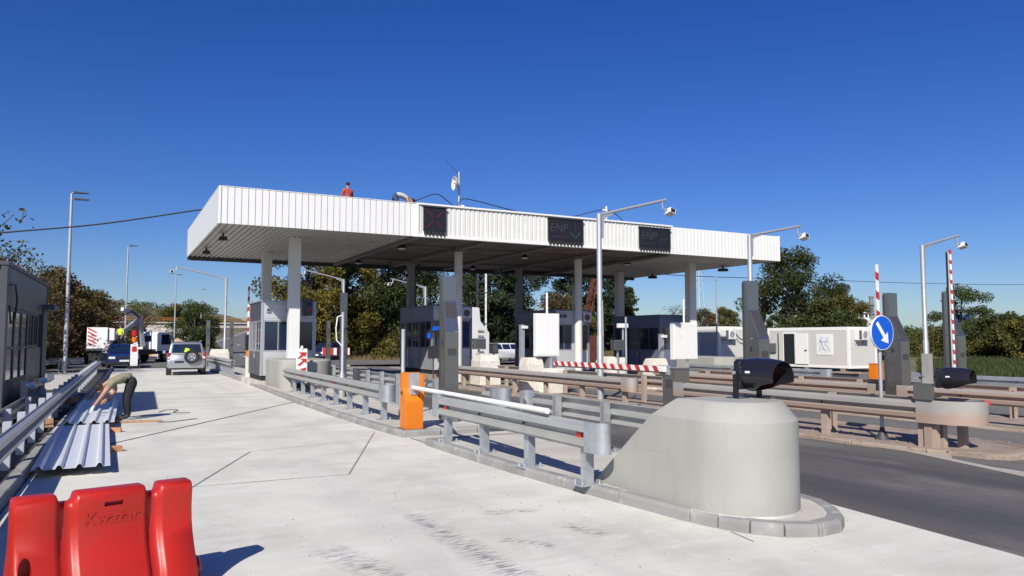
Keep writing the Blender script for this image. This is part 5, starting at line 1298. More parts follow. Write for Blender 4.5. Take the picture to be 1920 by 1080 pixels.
# --- kneeling and standing workers
def upright(shirt, trousers, kneel=False, bend=0.0):
    J = dict(pelvis=(0, 0, .95, (.14, .11)), belt=(0, 0, 1.02, (.14, .105)), spine=(0, -.01, 1.15, (.14, .11)), chest=(0, -.01, 1.34, (.17, .12)), neckb=(0, 0, 1.47, .07), neck=(0, .01, 1.53, .052), head=(0, .0, 1.64, (.078, .085)), crown=(0, .0, 1.72, .06), nose=(0, -.10, 1.61, .016),
             shL=(-.19, 0, 1.41, .066), elL=(-.27, -.03, 1.13, .045), wrL=(-.24, -.17, .93, .032), shR=(.19, 0, 1.41, .066), elR=(.27, -.03, 1.13, .045), wrR=(.24, -.17, .93, .032))
    if kneel: J.update(pelvis=(0, .05, .52, (.15, .12)), belt=(0, .04, .58, (.14, .11)), spine=(0, .0, .72, (.14, .11)), chest=(0, -.02, .90, (.17, .12)), neckb=(0, -.01, 1.03, .07), neck=(0, .0, 1.08, .052), head=(0, -.02, 1.19, (.078, .085)), crown=(0, -.02, 1.27, .06), nose=(0, -.12, 1.16, .016),
                       shL=(-.19, 0, .97, .066), elL=(-.28, -.05, .70, .045), wrL=(-.22, -.24, .54, .032), shR=(.19, 0, .97, .066), elR=(.28, -.05, .70, .045), wrR=(.22, -.24, .54, .032),
                       hipL=(-.10, .03, .48, .10), kneeL=(-.14, -.33, .28, .07), ankL=(-.13, .08, .09, .05), toeL=(-.13, .2, .05, .04), hipR=(.10, .03, .48, .10), kneeR=(.14, -.33, .12, .07), ankR=(.13, .1, .08, .05), toeR=(.13, .22, .05, .04))
    else: J.update(hipL=(-.10, 0, .90, .10), kneeL=(-.11, -.02, .50, .07), ankL=(-.12, .02, .10, .048), toeL=(-.13, -.16, .045, .04), hipR=(.10, 0, .90, .10), kneeR=(.11, -.02, .50, .07), ankR=(.12, .02, .10, .048), toeR=(.13, -.16, .045, .04))
    B = [('pelvis', 'belt', 2), ('belt', 'spine', 1), ('spine', 'chest', 1), ('chest', 'neckb', 1), ('neckb', 'neck', 0), ('neck', 'head', 0), ('head', 'crown', 0), ('head', 'nose', 0), ('pelvis', 'hipL', 2), ('hipL', 'kneeL', 2), ('kneeL', 'ankL', 2), ('ankL', 'toeL', 3), ('pelvis', 'hipR', 2), ('hipR', 'kneeR', 2), ('kneeR', 'ankR', 2), ('ankR', 'toeR', 3),
         ('chest', 'shL', 1), ('shL', 'elL', 1), ('elL', 'wrL', 0), ('chest', 'shR', 1), ('shR', 'elR', 1), ('elR', 'wrR', 0)]
    hand(J, B, 'wrL', 'l', (.1, -.5, -.8), (1, 0, 0), 0, (0, -.3, -.3)); hand(J, B, 'wrR', 'r', (-.1, -.5, -.8), (-1, 0, 0), 0, (0, -.3, -.3))
    return J, B, dict(mats=['skin', shirt, trousers, 'shoe'])
J, B, Z = upright('shirt_red', 'jeans', True)
person('worker in red shirt and dark hair kneeling on the canopy roof', (7.52, 27.0, 6.385), R(200), J, B, Z, hair=((0, -.01, 1.22), .092, 'hair', (0, .35, 1)), scale=.88)
J, B, Z = upright('hivis', 'trousers_black')
person('worker in yellow vest standing on the white truck', (.55, 59.6, 1.02), R(-40), J, B, Z, hair=((0, .01, 1.66), .092, 'hair', (0, .3, 1)))
# bent over on the roof: jeans towards the viewer, head to the right
J = dict(pelvis=(-.05, 0, .80, (.17, .14)), belt=(.02, 0, .84, (.15, .13)), spine=(.15, 0, .86, (.15, .12)), chest=(.34, -.02, .80, (.16, .13)), neckb=(.48, -.03, .70, .075), neck=(.53, -.03, .66, .052), head=(.60, -.04, .60, (.08, .08)), crown=(.66, -.04, .58, .06), nose=(.62, -.06, .50, .016),
         hipL=(-.04, -.10, .76, .11), kneeL=(.10, -.16, .42, .075), ankL=(-.05, -.16, .09, .05), toeL=(.15, -.17, .045, .04), hipR=(-.04, .10, .76, .11), kneeR=(.10, .15, .42, .075), ankR=(-.05, .16, .09, .05), toeR=(.15, .17, .045, .04),
         shL=(.42, -.17, .73, .07), elL=(.50, -.24, .45, .046), wrL=(.62, -.2, .22, .032), shR=(.42, .15, .73, .07), elR=(.50, .22, .45, .046), wrR=(.64, .16, .22, .032))
B = [('pelvis', 'belt', 2), ('belt', 'spine', 1), ('spine', 'chest', 1), ('chest', 'neckb', 1), ('neckb', 'neck', 0), ('neck', 'head', 0), ('head', 'crown', 0), ('head', 'nose', 0), ('pelvis', 'hipL', 2), ('hipL', 'kneeL', 2), ('kneeL', 'ankL', 2), ('ankL', 'toeL', 3), ('pelvis', 'hipR', 2), ('hipR', 'kneeR', 2), ('kneeR', 'ankR', 2), ('ankR', 'toeR', 3),
     ('chest', 'shL', 1), ('shL', 'elL', 0), ('elL', 'wrL', 0), ('chest', 'shR', 1), ('shR', 'elR', 0), ('elR', 'wrR', 0)]
hand(J, B, 'wrL', 'l', (.2, 0, -1), (0, 1, 0), 0, (.3, 0, 0)); hand(J, B, 'wrR', 'r', (.2, 0, -1), (0, -1, 0), 0, (.3, 0, 0))
person('worker in dark jeans and grey shirt bending on the canopy roof', (9.38, 27.0, 6.385), R(-20), J, B, dict(mats=['skin', 'shirt_grey', 'jeans', 'shoe']), hair=((.63, -.04, .62), .094, 'hair', (.8, 0, .5)), scale=1.0)

# ================================================================ VEHICLES
def wheel(par, x, y, r, wd, side, rim='rim'):
    o = bpy.data.objects.new('wheel', None)
    b = MB(); b.lathe([(r * .60, -wd / 2), (r * .93, -wd / 2), (r, -wd / 3), (r, wd / 3), (r * .93, wd / 2), (r * .60, wd / 2)], (0, 0, 0), axis='x', n=26, caps=False); bpy.data.objects.remove(o)
    ty = b.build('wheel', 'rubber', par, smooth=True, loc=(x, y, r))
    b = MB(); s_ = side
    b.lathe([(r * .62, s_ * wd * .30), (r * .60, s_ * wd * .42), (r * .15, s_ * wd * .36), (r * .1, s_ * wd * .46), (.01, s_ * wd * .46)], (0, 0, 0), axis='x', n=26); b.build('rim', rim, ty, smooth=True)
    b = MB()
    for k in range(5):
        a = 2 * math.pi * k / 5; ca, sa = math.cos(a), math.sin(a); q = [(r * .22, -.035), (r * .52, -.055), (r * .52, .055), (r * .22, .035)]
        b.prism([(u * ca - v_ * sa, u * sa + v_ * ca) for u, v_ in q], s_ * wd * .425, s_ * wd * .445, 'x')
    b.build('rim_slot', 'car_dark', ty)
    return ty
def hull(par, name, m, prof, hwid, inset_=.07, crown=.0, bevel=.03):
    """a body lofted across its width: side profile (y,z), rounded in at the flanks"""
    cy = sum(p[0] for p in prof) / len(prof); cz = sum(p[1] for p in prof) / len(prof)
    def ring(x, k, kz): return [(x, cy + (y - cy) * k, cz + (z - cz) * kz) for y, z in prof]
    b = MB(); b.loft([ring(-hwid, .955, .88), ring(-hwid + inset_ * .4, .985, .96), ring(-hwid + inset_ * 1.5, 1, 1), ring(hwid - inset_ * 1.5, 1, 1), ring(hwid - inset_ * .4, .985, .96), ring(hwid, .955, .88)])
    return b.build(name, m, par, smooth=True, angle=38)
def quad(par, name, m, pts): 
    b = MB(); p = [Vector(q) for q in pts]; nrm = (p[1] - p[0]).cross(p[2] - p[0]).normalized() * .012
    b.add([tuple(q) for q in p] + [tuple(q - nrm) for q in p], [tuple(range(len(p))), tuple(range(2 * len(p) - 1, len(p) - 1, -1))] + [(i, i + len(p), (i + 1) % len(p) + len(p), (i + 1) % len(p)) for i in range(len(p))])
    return b.build(name, m, par)
# --- silver off-roader seen from behind; local y forward, rear at y=0
t = thing('car', 'silver off-road car with spare wheel on its back, on the lane', 'car', (3.24, 39.6, .004), R(-3), 'cars')
hull(t, 'lower_body', 'car_silver', [(.02, .42), (.0, .60), (.06, .98), (.12, 1.04), (2.9, 1.04), (4.0, .94), (4.2, .80), (4.22, .45), (3.9, .32), (.3, .32)], .86)
b = MB(); b.box(-.80, .80, .0, .25, .34, .56); b.build('rear_bumper', 'car_silver', t, bevel=.06, seg=3, smooth=True)
b = MB(); b.box(-.76, .76, -.012, .2, .28, .36); b.build('bumper_skirt', 'car_dark', t, bevel=.02)
b = MB(); b.loft([[(-.80, .10, 1.02), (.80, .10, 1.02), (.80, 3.1, 1.02), (-.80, 3.1, 1.02)], [(-.69, .30, 1.55), (.69, .30, 1.55), (.69, 2.2, 1.55), (-.69, 2.2, 1.55)], [(-.60, .42, 1.62), (.60, .42, 1.62), (.60, 2.05, 1.62), (-.60, 2.05, 1.62)]]); b.build('cabin', 'car_silver', t, bevel=.04, seg=3, smooth=True)
quad(t, 'rear_window', 'glass_dark', [(-.66, .112, 1.10), (.66, .112, 1.10), (.60, .275, 1.50), (-.60, .275, 1.50)][::-1])
for s_ in (-1, 1):
    for (ya, yb, yc, yd) in ((.34, 1.0, .92, .46), (1.08, 1.86, 1.78, 1.0), (1.95, 2.85, 2.2, 1.86)):
        q = [(s_ * .792, ya, 1.08), (s_ * .792, yb, 1.08), (s_ * .70, yc if yc < yb else yb, 1.49), (s_ * .70, yd, 1.49)]; quad(t, 'side_window', 'glass_dark', q if s_ > 0 else q[::-1])
    b = MB(); b.box(s_ * .79 - .05, s_ * .79 + .05, .005, .14, .78, 1.10); o = b.build('tail_light', 'lamp_red', t, bevel=.02); b = MB(); b.box(s_ * .79 - .045, s_ * .79 + .045, -.004, .03, .82, .90); b.build('reverse_lens', 'lamp_clear', o)
    b = MB(); b.tube([(s_ * .66, .45, 1.63), (s_ * .66, .5, 1.67), (s_ * .66, 1.95, 1.67), (s_ * .66, 2.05, 1.62)], .02, 8); b.build('roof_rail', 'pole_galv', t, smooth=True)
    b = MB(); b.box(s_ * .96 - .1, s_ * .96 + .06, 2.55, 2.68, 1.02, 1.18); b.build('mirror', 'car_silver', t, bevel=.04, seg=3, smooth=True)
    wheel(t, s_ * .76, .72, .345, .22, s_); wheel(t, s_ * .76, 3.3, .345, .22, s_)
    b = MB(); b.lathe([(.40, -.1), (.41, .10), (.38, .12)], (s_ * .78, .72, .36), axis='x', n=26); b.build('wheel_arch', 'car_dark', t)
sp = bpy.data.objects.new('x', None); bpy.data.objects.remove(sp)
ty = MB().lathe([(.2, -.10), (.30, -.11), (.335, -.06), (.335, .04), (.3, .08), (.2, .08)], (0, 0, 0), axis='y', n=30, caps=False).build('spare_wheel', 'rubber', t, smooth=True, loc=(.22, -.10, .90))
MB().lathe([(.205, -.06), (.19, -.08), (.05, -.06), (.04, -.09), (.005, -.09)], (0, 0, 0), axis='y', n=30).build('rim', 'rim', ty, smooth=True)
b = MB()
for k in range(5):
    a = 2 * math.pi * k / 5 + .3; ca, sa = math.cos(a), math.sin(a); b.prism([(u * ca - v_ * sa, u * sa + v_ * ca) for u, v_ in [(.07, -.014), (.16, -.032), (.16, .032), (.07, .014)]], -.088, -.078, 'y')
b.build('rim_slot', 'car_dark', ty)
b = MB(); b.box(-.52, -.12, -.012, .01, .60, .70); b.build('number_plate', 'car_dark', t)
quad(t, 'green_jacket', 'hivis', [(-.12, .10, 1.12), (.16, .10, 1.12), (.12, .17, 1.28), (-.06, .18, 1.32)][::-1])
# --- dark blue estate facing the camera
def estate(label, loc, rotz, paint, plate=True):
    t = thing('car', label, 'car', loc, rotz, 'cars')
    hull(t, 'lower_body', paint, [(.02, .30), (.0, .55), (.10, .72), (1.0, .90), (1.25, .94), (4.3, .95), (4.45, .80), (4.45, .35), (4.2, .25), (.25, .22)], .87)
    b = MB(); b.loft([[(-.80, 1.05, .92), (.80, 1.05, .92), (.80, 4.32, .93), (-.80, 4.32, .93)], [(-.62, 1.95, 1.40), (.62, 1.95, 1.40), (.62, 4.0, 1.40), (-.62, 4.0, 1.40)], [(-.54, 2.1, 1.45), (.54, 2.1, 1.45), (.54, 3.85, 1.44), (-.54, 3.85, 1.44)]]); b.build('cabin', paint, t, bevel=.03, smooth=True)
    quad(t, 'windscreen', 'glass_dark', [(-.70, 1.16, .975), (.70, 1.16, .975), (.585, 1.87, 1.365), (-.585, 1.87, 1.365)][::-1])
    for s_ in (-1, 1):
        for (ya, yb, yc, yd) in ((1.55, 2.5, 2.4, 2.05), (2.58, 3.35, 3.3, 2.52), (3.42, 4.1, 3.92, 3.4)):
            q = [(s_ * .80, ya, .98), (s_ * .80, yb, .98), (s_ * .645, yc, 1.36), (s_ * .645, yd, 1.36)]; quad(t, 'side_window', 'glass_dark', q if s_ > 0 else q[::-1])
        b = MB(); b.box(s_ * .63 - .17, s_ * .63 + .15, -.005, .18, .56, .70); b.build('headlight', 'lamp_clear', t, bevel=.03, seg=3, smooth=True)
        b = MB(); b.box(s_ * .93 - .08, s_ * .93 + .06, 1.6, 1.7, .94, 1.06); b.build('mirror', paint, t, bevel=.03, smooth=True)
        wheel(t, s_ * .76, .82, .31, .2, s_); wheel(t, s_ * .76, 3.5, .31, .2, s_)
    b = MB(); b.box(-.36, .36, -.008, .06, .58, .69); b.build('grille', 'car_dark', t, bevel=.01)
    b = MB(); b.box(-.80, .80, -.03, .1, .26, .40); b.build('front_bumper', 'car_dark', t, bevel=.03, smooth=True)
    b = MB(); b.box(-.26, .26, -.045, -.028, .40, .51); b.build('number_plate', 'plate', t)
    return t
estate('dark blue estate car facing the camera beside the left rail', (.72, 50.6, .012), R(6), 'car_blue')
estate('dark blue car behind the red and white board, between booths', (14.8, 62.0, .012), R(-40), 'car_blue')
estate('white parked car right of the second booth', (24.2, 52.0, .0), R(-75), 'car_white')
# red and white board in front of that car, on the second median
t = thing('barrier_board', 'red and white striped board in front of a dark blue car', 'board', (12.6, 47.4, 0), R(-6), None)
b = MB(); b.box(-.85, .85, -.03, .03, .75, 1.20); p_ = b.build('board', 'white_paint', t, bevel=.006)
for k in range(4): b = MB(); b.box(-.85 + k * .45 + .02, -.85 + k * .45 + .24, -.034, .034, .752, 1.198); b.build('red_stripe', 'red_paint', p_)
for x in (-.6, .6): b = MB(); b.box(x - .04, x + .04, -.04, .04, 0, .75); b.build('leg', 'galv_dust', t)
b = MB(); b.box(-.85, .85, -.2, .2, .0, .1); b.build('foot_beam', 'block_old', t)
# --- white crane truck
t = thing('crane_truck', 'white crane truck with a folded grey boom, left background', 'truck', (-.45, 59.7, .012), R(-38), None)
b = MB(); b.box(-1.0, 1.0, .3, 6.2, .62, .86); b.build('chassis', 'car_dark', t, bevel=.03)
b = MB(); b.box(-1.05, 1.05, .1, 4.2, .87, 1.0); b.build('platform', 'steel_dark', t, bevel=.01)
b = MB(); b.prism([(4.45, .62), (6.35, .62), (6.45, 1.25), (6.05, 2.20), (5.8, 2.28), (4.6, 2.28), (4.45, 2.15)], -.95, .95, 'x'); cab = b.build('cab', 'car_white', t, bevel=.05, seg=3, smooth=True)
for s_ in (-1, 1):
    q = [(s_ * .957, 4.95, 1.32), (s_ * .957, 6.22, 1.32), (s_ * .957, 5.92, 2.1), (s_ * .957, 5.0, 2.1)]; quad(cab, 'side_window', 'glass_dark', q if s_ > 0 else q[::-1])
    b = MB(); b.box(s_ * 1.12 - .1, s_ * 1.12 + .08, 6.1, 6.2, 1.45, 1.85); b.build('mirror', 'car_dark', t, bevel=.02)
    wheel(t, s_ * .85, 5.5, .40, .26, s_); wheel(t, s_ * .85, 1.5, .40, .30, s_)
quad(cab, 'windscreen', 'glass_dark', [(-.82, 6.42, 1.35), (.82, 6.42, 1.35), (.78, 6.10, 2.12), (-.78, 6.10, 2.12)])
quad(cab, 'rear_window', 'glass_dark', [(-.5, 4.44, 1.55), (.5, 4.44, 1.55), (.5, 4.44, 2.0), (-.5, 4.44, 2.0)])
b = MB(); b.tube([(0, 4.0, 1.2), (0, 3.6, 3.3)], [.28, .2], 10); b.build('crane_column', 'pole_galv', t)
b = MB(); b.bar((0, 3.6, 3.2), (-.3, .9, 1.55), .24, .30); b.build('crane_boom', 'pole_galv', t, bevel=.03)
b = MB(); b.bar((0, 3.65, 3.35), (.1, 1.6, 3.9), .20, .24); b.build('jib', 'car_white', t, bevel=.02)
b = MB(); b.tube([(.2, 3.5, 3.3), (.3, 2.4, 3.75), (.25, 1.3, 3.4), (.3, .9, 2.6)], .05, 6); b.build('hose', 'cable', t)
t2 = thing('work_platform', 'white box with diagonal dark red stripes behind the truck', 'box', (-.75, 57.4, .98), R(-12))
b = MB(); b.box(-.62, .62, -.45, .45, .15, 1.55); p_ = b.build('box', 'car_white', t2, bevel=.03)
for k in range(5): b = MB(); z = .25 + k * .24; b.prism([(-.56, z + .22), (-.02, z - .06 if z > .3 else z), (-.02, z + .04), (-.56, z + .34)], -.455, -.4505, 'y'); b.build('red_stripe', 'red_paint', p_)
b = MB(); b.box(-.66, .66, -.48, .48, .0, .149); b.build('frame', 'steel_dark', t2); b = MB(); b.box(-.5, .5, -.3, .3, -.9, -.001); b.build('lift_base', 'car_dark', t2)
b = MB(); b.box(.65, 1.0, -.3, .3, .7, 1.5); b.build('lamp_box', 'ac_white', t2, bevel=.02)
# ================================================================ VEGETATION
def crown_mesh(name, m, clusters, n, size, seed, flat=.75):
    """leaf faces spread through clusters (x,y,z,r); each leaf a bent quad with its own tone"""
    g = np.random.default_rng(seed); cl = np.array(clusters, float)
    wgt = cl[:, 3] ** 2; pick = g.choice(len(cl), n, p=wgt / wgt.sum())
    d = g.normal(size=(n, 3)); d /= np.linalg.norm(d, axis=1)[:, None]
    rad = g.random(n) ** .45
    c_ = cl[pick, :3] + d * (cl[pick, 3] * rad)[:, None] * np.array([1, 1, flat])
    u = g.normal(size=(n, 3)); u /= np.linalg.norm(u, axis=1)[:, None]
    v_ = np.cross(u, g.normal(size=(n, 3))); v_ /= np.linalg.norm(v_, axis=1)[:, None]
    s_ = size * (.6 + .8 * g.random(n))[:, None]
    V = np.stack([c_ - u * s_ * .9, c_ - v_ * s_ * .5, c_ + u * s_ * .9, c_ + v_ * s_ * .5], 1).reshape(-1, 3)
    me = bpy.data.meshes.new(name); me.vertices.add(4 * n); me.vertices.foreach_set('co', V.astype(np.float32).ravel())
    me.loops.add(4 * n); me.loops.foreach_set('vertex_index', np.arange(4 * n, dtype=np.int32))
    me.polygons.add(n); me.polygons.foreach_set('loop_start', np.arange(0, 4 * n, 4, dtype=np.int32))
    me.update(calc_edges=True)
    tone = np.clip(.5 + .22 * g.normal(size=n) + .16 * np.repeat(g.normal(size=len(cl)), 1)[pick], 0, 1)
    at = me.attributes.new('tone', 'FLOAT', 'FACE'); at.data.foreach_set('value', tone.astype(np.float32))
    me.materials.append(MT[m]); me.validate(); return me
tree_cache = {}
def tree_parts(key, seed, h, r, trunk, n_cl, n_leaf, size, leaf, bark='wood_bark', shape='round', sparse=1.0):
    g = random.Random(seed); cl = []; tips = []
    for k in range(n_cl):
        if shape == 'column': u = g.random(); z = trunk + (h - trunk) * u; rr = r * (1 - abs(u - .4) * .9) * g.uniform(.2, .75)
        elif shape == 'cone': u = g.random() ** 1.2; z = trunk + (h - trunk) * u; rr = r * (1 - u * .92) * g.uniform(.3, 1)
        elif shape == 'bush': u = g.random(); z = h * u * .85; rr = r * math.sqrt(max(0, 1 - u * u)) * g.uniform(.1, 1)
        else: u = g.random(); z = trunk + (h - trunk) * u; rr = r * math.sqrt(max(.02, 1 - ((u - .42) / .62) ** 2)) * g.uniform(.25, 1.0)
        a = g.uniform(0, 2 * math.pi); cr = r * g.uniform(.18, .34) * (.75 if shape in ('column', 'cone') else 1)
        cl.append((rr * math.cos(a), rr * math.sin(a), z, cr)); tips.append((rr * math.cos(a), rr * math.sin(a), z))
    b = MB()
    if shape != 'bush':
        top = h * .9; b.tube([(0, 0, -.3), (.02 * h, .01 * h, h * .3), (-.01 * h, .02 * h, h * .6), (0, 0, top)], [h * .028, h * .021, h * .013, h * .004], 8)
    for (x, y, z) in tips[:: (1 if sparse < 1 else 2)]:
        z0 = max(trunk * .6 if shape != 'bush' else 0, z - h * g.uniform(.12, .28)); q = h * .006
        b.tube([(0, 0, z0), (x * .45, y * .45, (z0 + z) / 2 + h * .01), (x, y, z)], [q, q * .7, q * .25], 5, False)
    tr = b.mesh('trunk', bark, smooth=True)
    cr = crown_mesh('crown', leaf, cl, n_leaf, size, seed)
    tree_cache[key] = (tr, cr)
TREES = dict(oak=(11, 10.5, 4.6, 1.8, 64, 21000, .135, 'leaf_dark'), lime=(12, 11, 4.2, 1.2, 60, 17000, .15, 'leaf_yellow'), ash=(13, 9.5, 4.0, 1.5, 50, 14000, .145, 'leaf_mid'),
             thorn=(14, 6.5, 3.6, .5, 48, 10500, .125, 'leaf_brown'), olive=(15, 7, 3.4, .6, 46, 12000, .135, 'leaf_olive'), pine=(16, 11, 3.6, 1.5, 70, 20000, .14, 'leaf_pine'))
for k, a in TREES.items(): tree_parts(k, *a)
tree_parts('poplar', 17, 10, 2.2, 1.0, 50, 9500, .15, 'leaf_mid', 'bark_birch', 'column')
tree_parts('bare', 18, 9, 3.6, 1.5, 70, 1500, .13, 'leaf_olive', 'wood_bark', 'round', .5)
tree_parts('twiggy', 19, 9, 3.2, 1.5, 60, 3200, .12, 'leaf_brown', 'wood_bark', 'round', .5)
tree_parts('bush', 20, 3.2, 2.6, .1, 34, 6500, .13, 'leaf_olive', 'wood_bark', 'bush')
tree_parts('bushd', 21, 3.4, 2.6, .1, 34, 6500, .13, 'leaf_dark', 'wood_bark', 'bush')
tree_parts('bushr', 22, 3.0, 2.4, .1, 30, 5000, .13, 'leaf_rust', 'wood_bark', 'bush')
tree_parts('bushb', 23, 3.2, 2.6, .1, 34, 6000, .13, 'leaf_brown', 'wood_bark', 'bush')
def tree(kind, x, y, s, label, group=None, rz=None, sz=None, name=None):
    base = hz(x, y) - .05
    t = thing(name or ('bush' if kind.startswith('bush') else 'tree'), label, 'bush' if kind.startswith('bush') else 'tree', (x, y, base), rnd.uniform(0, 6.28) if rz is None else rz, group)
    t.scale = (s, s, s * (sz or 1)); tr, cr = tree_cache[kind]; put('trunk', tr, t); put('crown', cr, t); return t
# left of the lane
tree('bare', -5.2, 40, .86, 'half bare tall tree above the roof of the dark booth', sz=1.0)
tree('twiggy', -3.6, 44, .62, 'half bare tree right behind the dark booth corner')
tree('bare', -5.2, 50, .8, 'nearly bare tree left of the tall lamp post')
tree('thorn', -3.9, 60, .95, 'brown autumn tree right of the tall lamp post')
tree('thorn', -1.6, 74, .85, 'brown autumn tree behind the white truck, left part')
tree('olive', -3.0, 68, .85, 'olive autumn tree behind the striped box')
tree('twiggy', -5.8, 62, .78, 'brown autumn tree at the left edge beyond the rail')
tree('bushd', -4.8, 52, 1.0, 'dark bush at the foot of the tall lamp post')
tree('bushb', -2.6, 64.5, 1.0, 'brown bush behind the striped box of the truck')
tree('bushr', -1.6, 62.5, .6, 'rusty red bush left of the truck box')
tree('bare', 2.6, 80, .6, 'nearly bare tree beside the second lamp post')
# hillside and bridge
tree('ash', 10.6, 118, .95, 'dark green round tree left of the bridge', sz=.85)
tree('bushd', 10.0, 110, 1.3, 'big green bush below the bridge abutment')
tree('bushd', 6.2, 112, .9, 'green bush on the bank left of the bridge')
tree('oak', 12.2, 134, .75, 'dark round tree on the bank beside the bridge')
tree('thorn', -3, 125, 1.1, 'brown tree on the hill above the earth cut')
tree('bushb', 1.5, 122, 1.5, 'brown bush on the hill crest, left')
tree('ash', 52, 190, 1.2, 'green tree on the far right bank beyond the bridge')
tree('olive', 12, 175, 1.3, 'olive tree on the far left bank beyond the bridge')
# between and behind the booths
tree('lime', 15.4, 68, 1.05, 'big yellow green tree behind the first booth', sz=1.1)
tree('lime', 20.0, 71, .95, 'yellow green tree right of the white square column', sz=1.05)
tree('oak', 23.6, 72, 1.22, 'big dark green tree between first and second booth')
tree('oak', 28.2, 75, 1.0, 'dark green tree left of the brick house')
tree('bushb', 26.4, 66, 1.2, 'brown bush below the big dark tree')
tree('bush', 29.5, 72, 1.2, 'olive bush in front of the brick house')
tree('bush', 22.5, 64, 1.0, 'olive bush behind the red and white board')
tree('thorn', 36.5, 78, 1.3, 'brown autumn tree behind the brick house')
tree('pine', 35.4, 72, 1.12, 'dark conifer behind the second booth')
tree('pine', 39.5, 74, .98, 'dark conifer right of the second booth totem')
tree('twiggy', 44.5, 82, 1.05, 'brown half bare tree behind the rung tower')
tree('thorn', 40.8, 66, .95, 'brown tree right of the white tank')
tree('olive', 43.5, 68, .9, 'olive tree behind the square camera post')
tree('pine', 48.5, 76, 1.12, 'dark conifer behind the third booth, left')
tree('pine', 53.0, 77, 1.2, 'dark conifer behind the third booth, right')
tree('poplar', 57.5, 78, 1.0, 'tall green poplar right of the third round column')
tree('poplar', 60.2, 80, .85, 'smaller poplar beside the rusty crane')
tree('bare', 71.0, 84, .72, 'small bare tree above the rightmost booth')
tree('thorn', 75, 82, .85, 'brown tree right above the rightmost booth')
tree('olive', 80.5, 84, .85, 'olive tree behind the right square column')
tree('poplar', 82.5, 78, .92, 'slender poplar above the grey container')
tree('poplar', 78.8, 70, .95, 'broad pale poplar left of the big oak', sz=1.0)
tree('poplar', 76.4, 66.5, .9, 'pale poplar right above the grey container')
tree('bushr', 66.5, 62, 1.1, 'rusty red hedge bush above the grey container')
tree('bush', 70.5, 62.5, 1.25, 'olive bush left of the second totem')
# right side
tree('oak', 59.0, 52.5, 1.0, 'biggest dark green tree right of the canopy end', sz=.97)
tree('oak', 62.6, 50.5, .66, 'dark green tree forming the right side of the big crown')
tree('olive', 61.8, 48.6, .84, 'reddish olive tree at the right foot of the big crown')
tree('bushd', 58, 46.5, 1.5, 'dark bush behind the white container, left')
tree('bushd', 63.5, 46.5, .85, 'dark bush behind the white container, right')
tree('ash', 84, 50.5, .88, 'green tree right of the blue sign', sz=.9)
tree('bushd', 77, 46, 1.0, 'dark bush below the church tower')
tree('bush', 76, 41.5, 1.3, 'olive bush between blue sign and last pole')
tree('bushd', 81, 44.5, 1.5, 'dark green bush left of the rightmost totem')
tree('bush', 72, 36, 1.25, 'olive bush right of the rightmost camera pole foot')
tree('bushd', 84, 43.5, 1.2, 'dark bush behind the rightmost totem')
tree('olive', 88, 44.5, .5, 'olive tree below the blue water tank')
tree('pine', 101, 49.5, .95, 'dark spreading tree at the right edge', sz=.72)
tree('pine', 106, 51, .95, 'second dark spreading tree at the far right edge', sz=.75)
tree('bushb', 82, 40, 1.15, 'brown bush in the middle of the right hedge')
tree('bush', 84.5, 40.5, 1.2, 'olive bush in the right hedge')
tree('bushr', 88, 41.5, 1.1, 'rusty bush at the right end of the hedge')
tree('bush', 89.5, 42.5, 1.35, 'yellowish bush at the right edge of the picture')
tree('bushd', 92, 43, 1.3, 'dark bush low at the right edge')
tree('bush', 78.5, 37.8, .9, 'low olive bush right above the last guardrail')
# distant woods as one mass: clumps along the horizon
def wood_belt(name, label, m, spots, n, size, seed):
    me = crown_mesh(name, m, spots, n, size, seed, .8); return tag(put(name, me), label, 'woods', kind='stuff')
g = random.Random(5); sp = []
for _ in range(420):
    y = g.uniform(120, 260); x = y * g.uniform(.62, 2.3); r_ = g.uniform(1.6, 3.6); sp.append((x, y, hz(x, y) + r_ * g.uniform(.2, .95), r_))
wood_belt('distant_woods', 'distant strip of woods along the right horizon', 'leaf_mid', sp, 42000, .42, 31)
sp = []
for _ in range(260):
    y = g.uniform(120, 250); x = xr(y) - hw(y) - g.uniform(16, 75); r_ = g.uniform(1.2, 2.6); sp.append((x, y, hz(x, y) + r_ * g.uniform(.4, 1.2), r_))
for _ in range(120):
    y = g.uniform(200, 320); x = xr(y) + hw(y) + g.uniform(12, 60); r_ = g.uniform(1.2, 2.6); sp.append((x, y, hz(x, y) + r_ * g.uniform(.4, 1.2), r_))
for _ in range(200):
    y = g.uniform(165, 330); sd = g.choice((-1, 1)); x = xr(y) + sd * (hw(y) + g.uniform(5, 45)); r_ = g.uniform(1.0, 2.2); sp.append((x, y, hz(x, y) + r_ * g.uniform(.2, 1.0), r_))
wood_belt('hill_scrub', 'scrub and small trees covering the hill behind the bridge', 'leaf_mid', sp, 46000, .30, 32)
sp = []
for _ in range(330):
    x = g.uniform(20, 66); y = g.uniform(82, 100); r_ = g.uniform(1.0, 2.6); sp.append((x, y, hz(x, y) + r_ * g.uniform(.2, 1.2), r_))
wood_belt('middle_woods', 'dense low woods behind the toll booths', 'leaf_dark', sp, 34000, .25, 33)
sp = []
for _ in range(160):
    x = g.uniform(66, 100); y = g.uniform(46, 56) + (x - 66) * .1; r_ = g.uniform(.7, 1.6); sp.append((x, y, hz(x, y) + r_ * g.uniform(.2, 1.3), r_))
wood_belt('right_hedge', 'tangled hedge of brown and green shrubs behind the right rails', 'leaf_olive', sp, 26000, .15, 34)
sp = []
for _ in range(70):
    x = g.uniform(-12, -2); y = g.uniform(58, 76); r_ = g.uniform(.7, 1.5); sp.append((x, y, hz(x, y) + r_ * g.uniform(.2, 1.4), r_))
wood_belt('left_thicket', 'brown thicket behind the left guardrail', 'leaf_brown', sp, 12000, .12, 35)
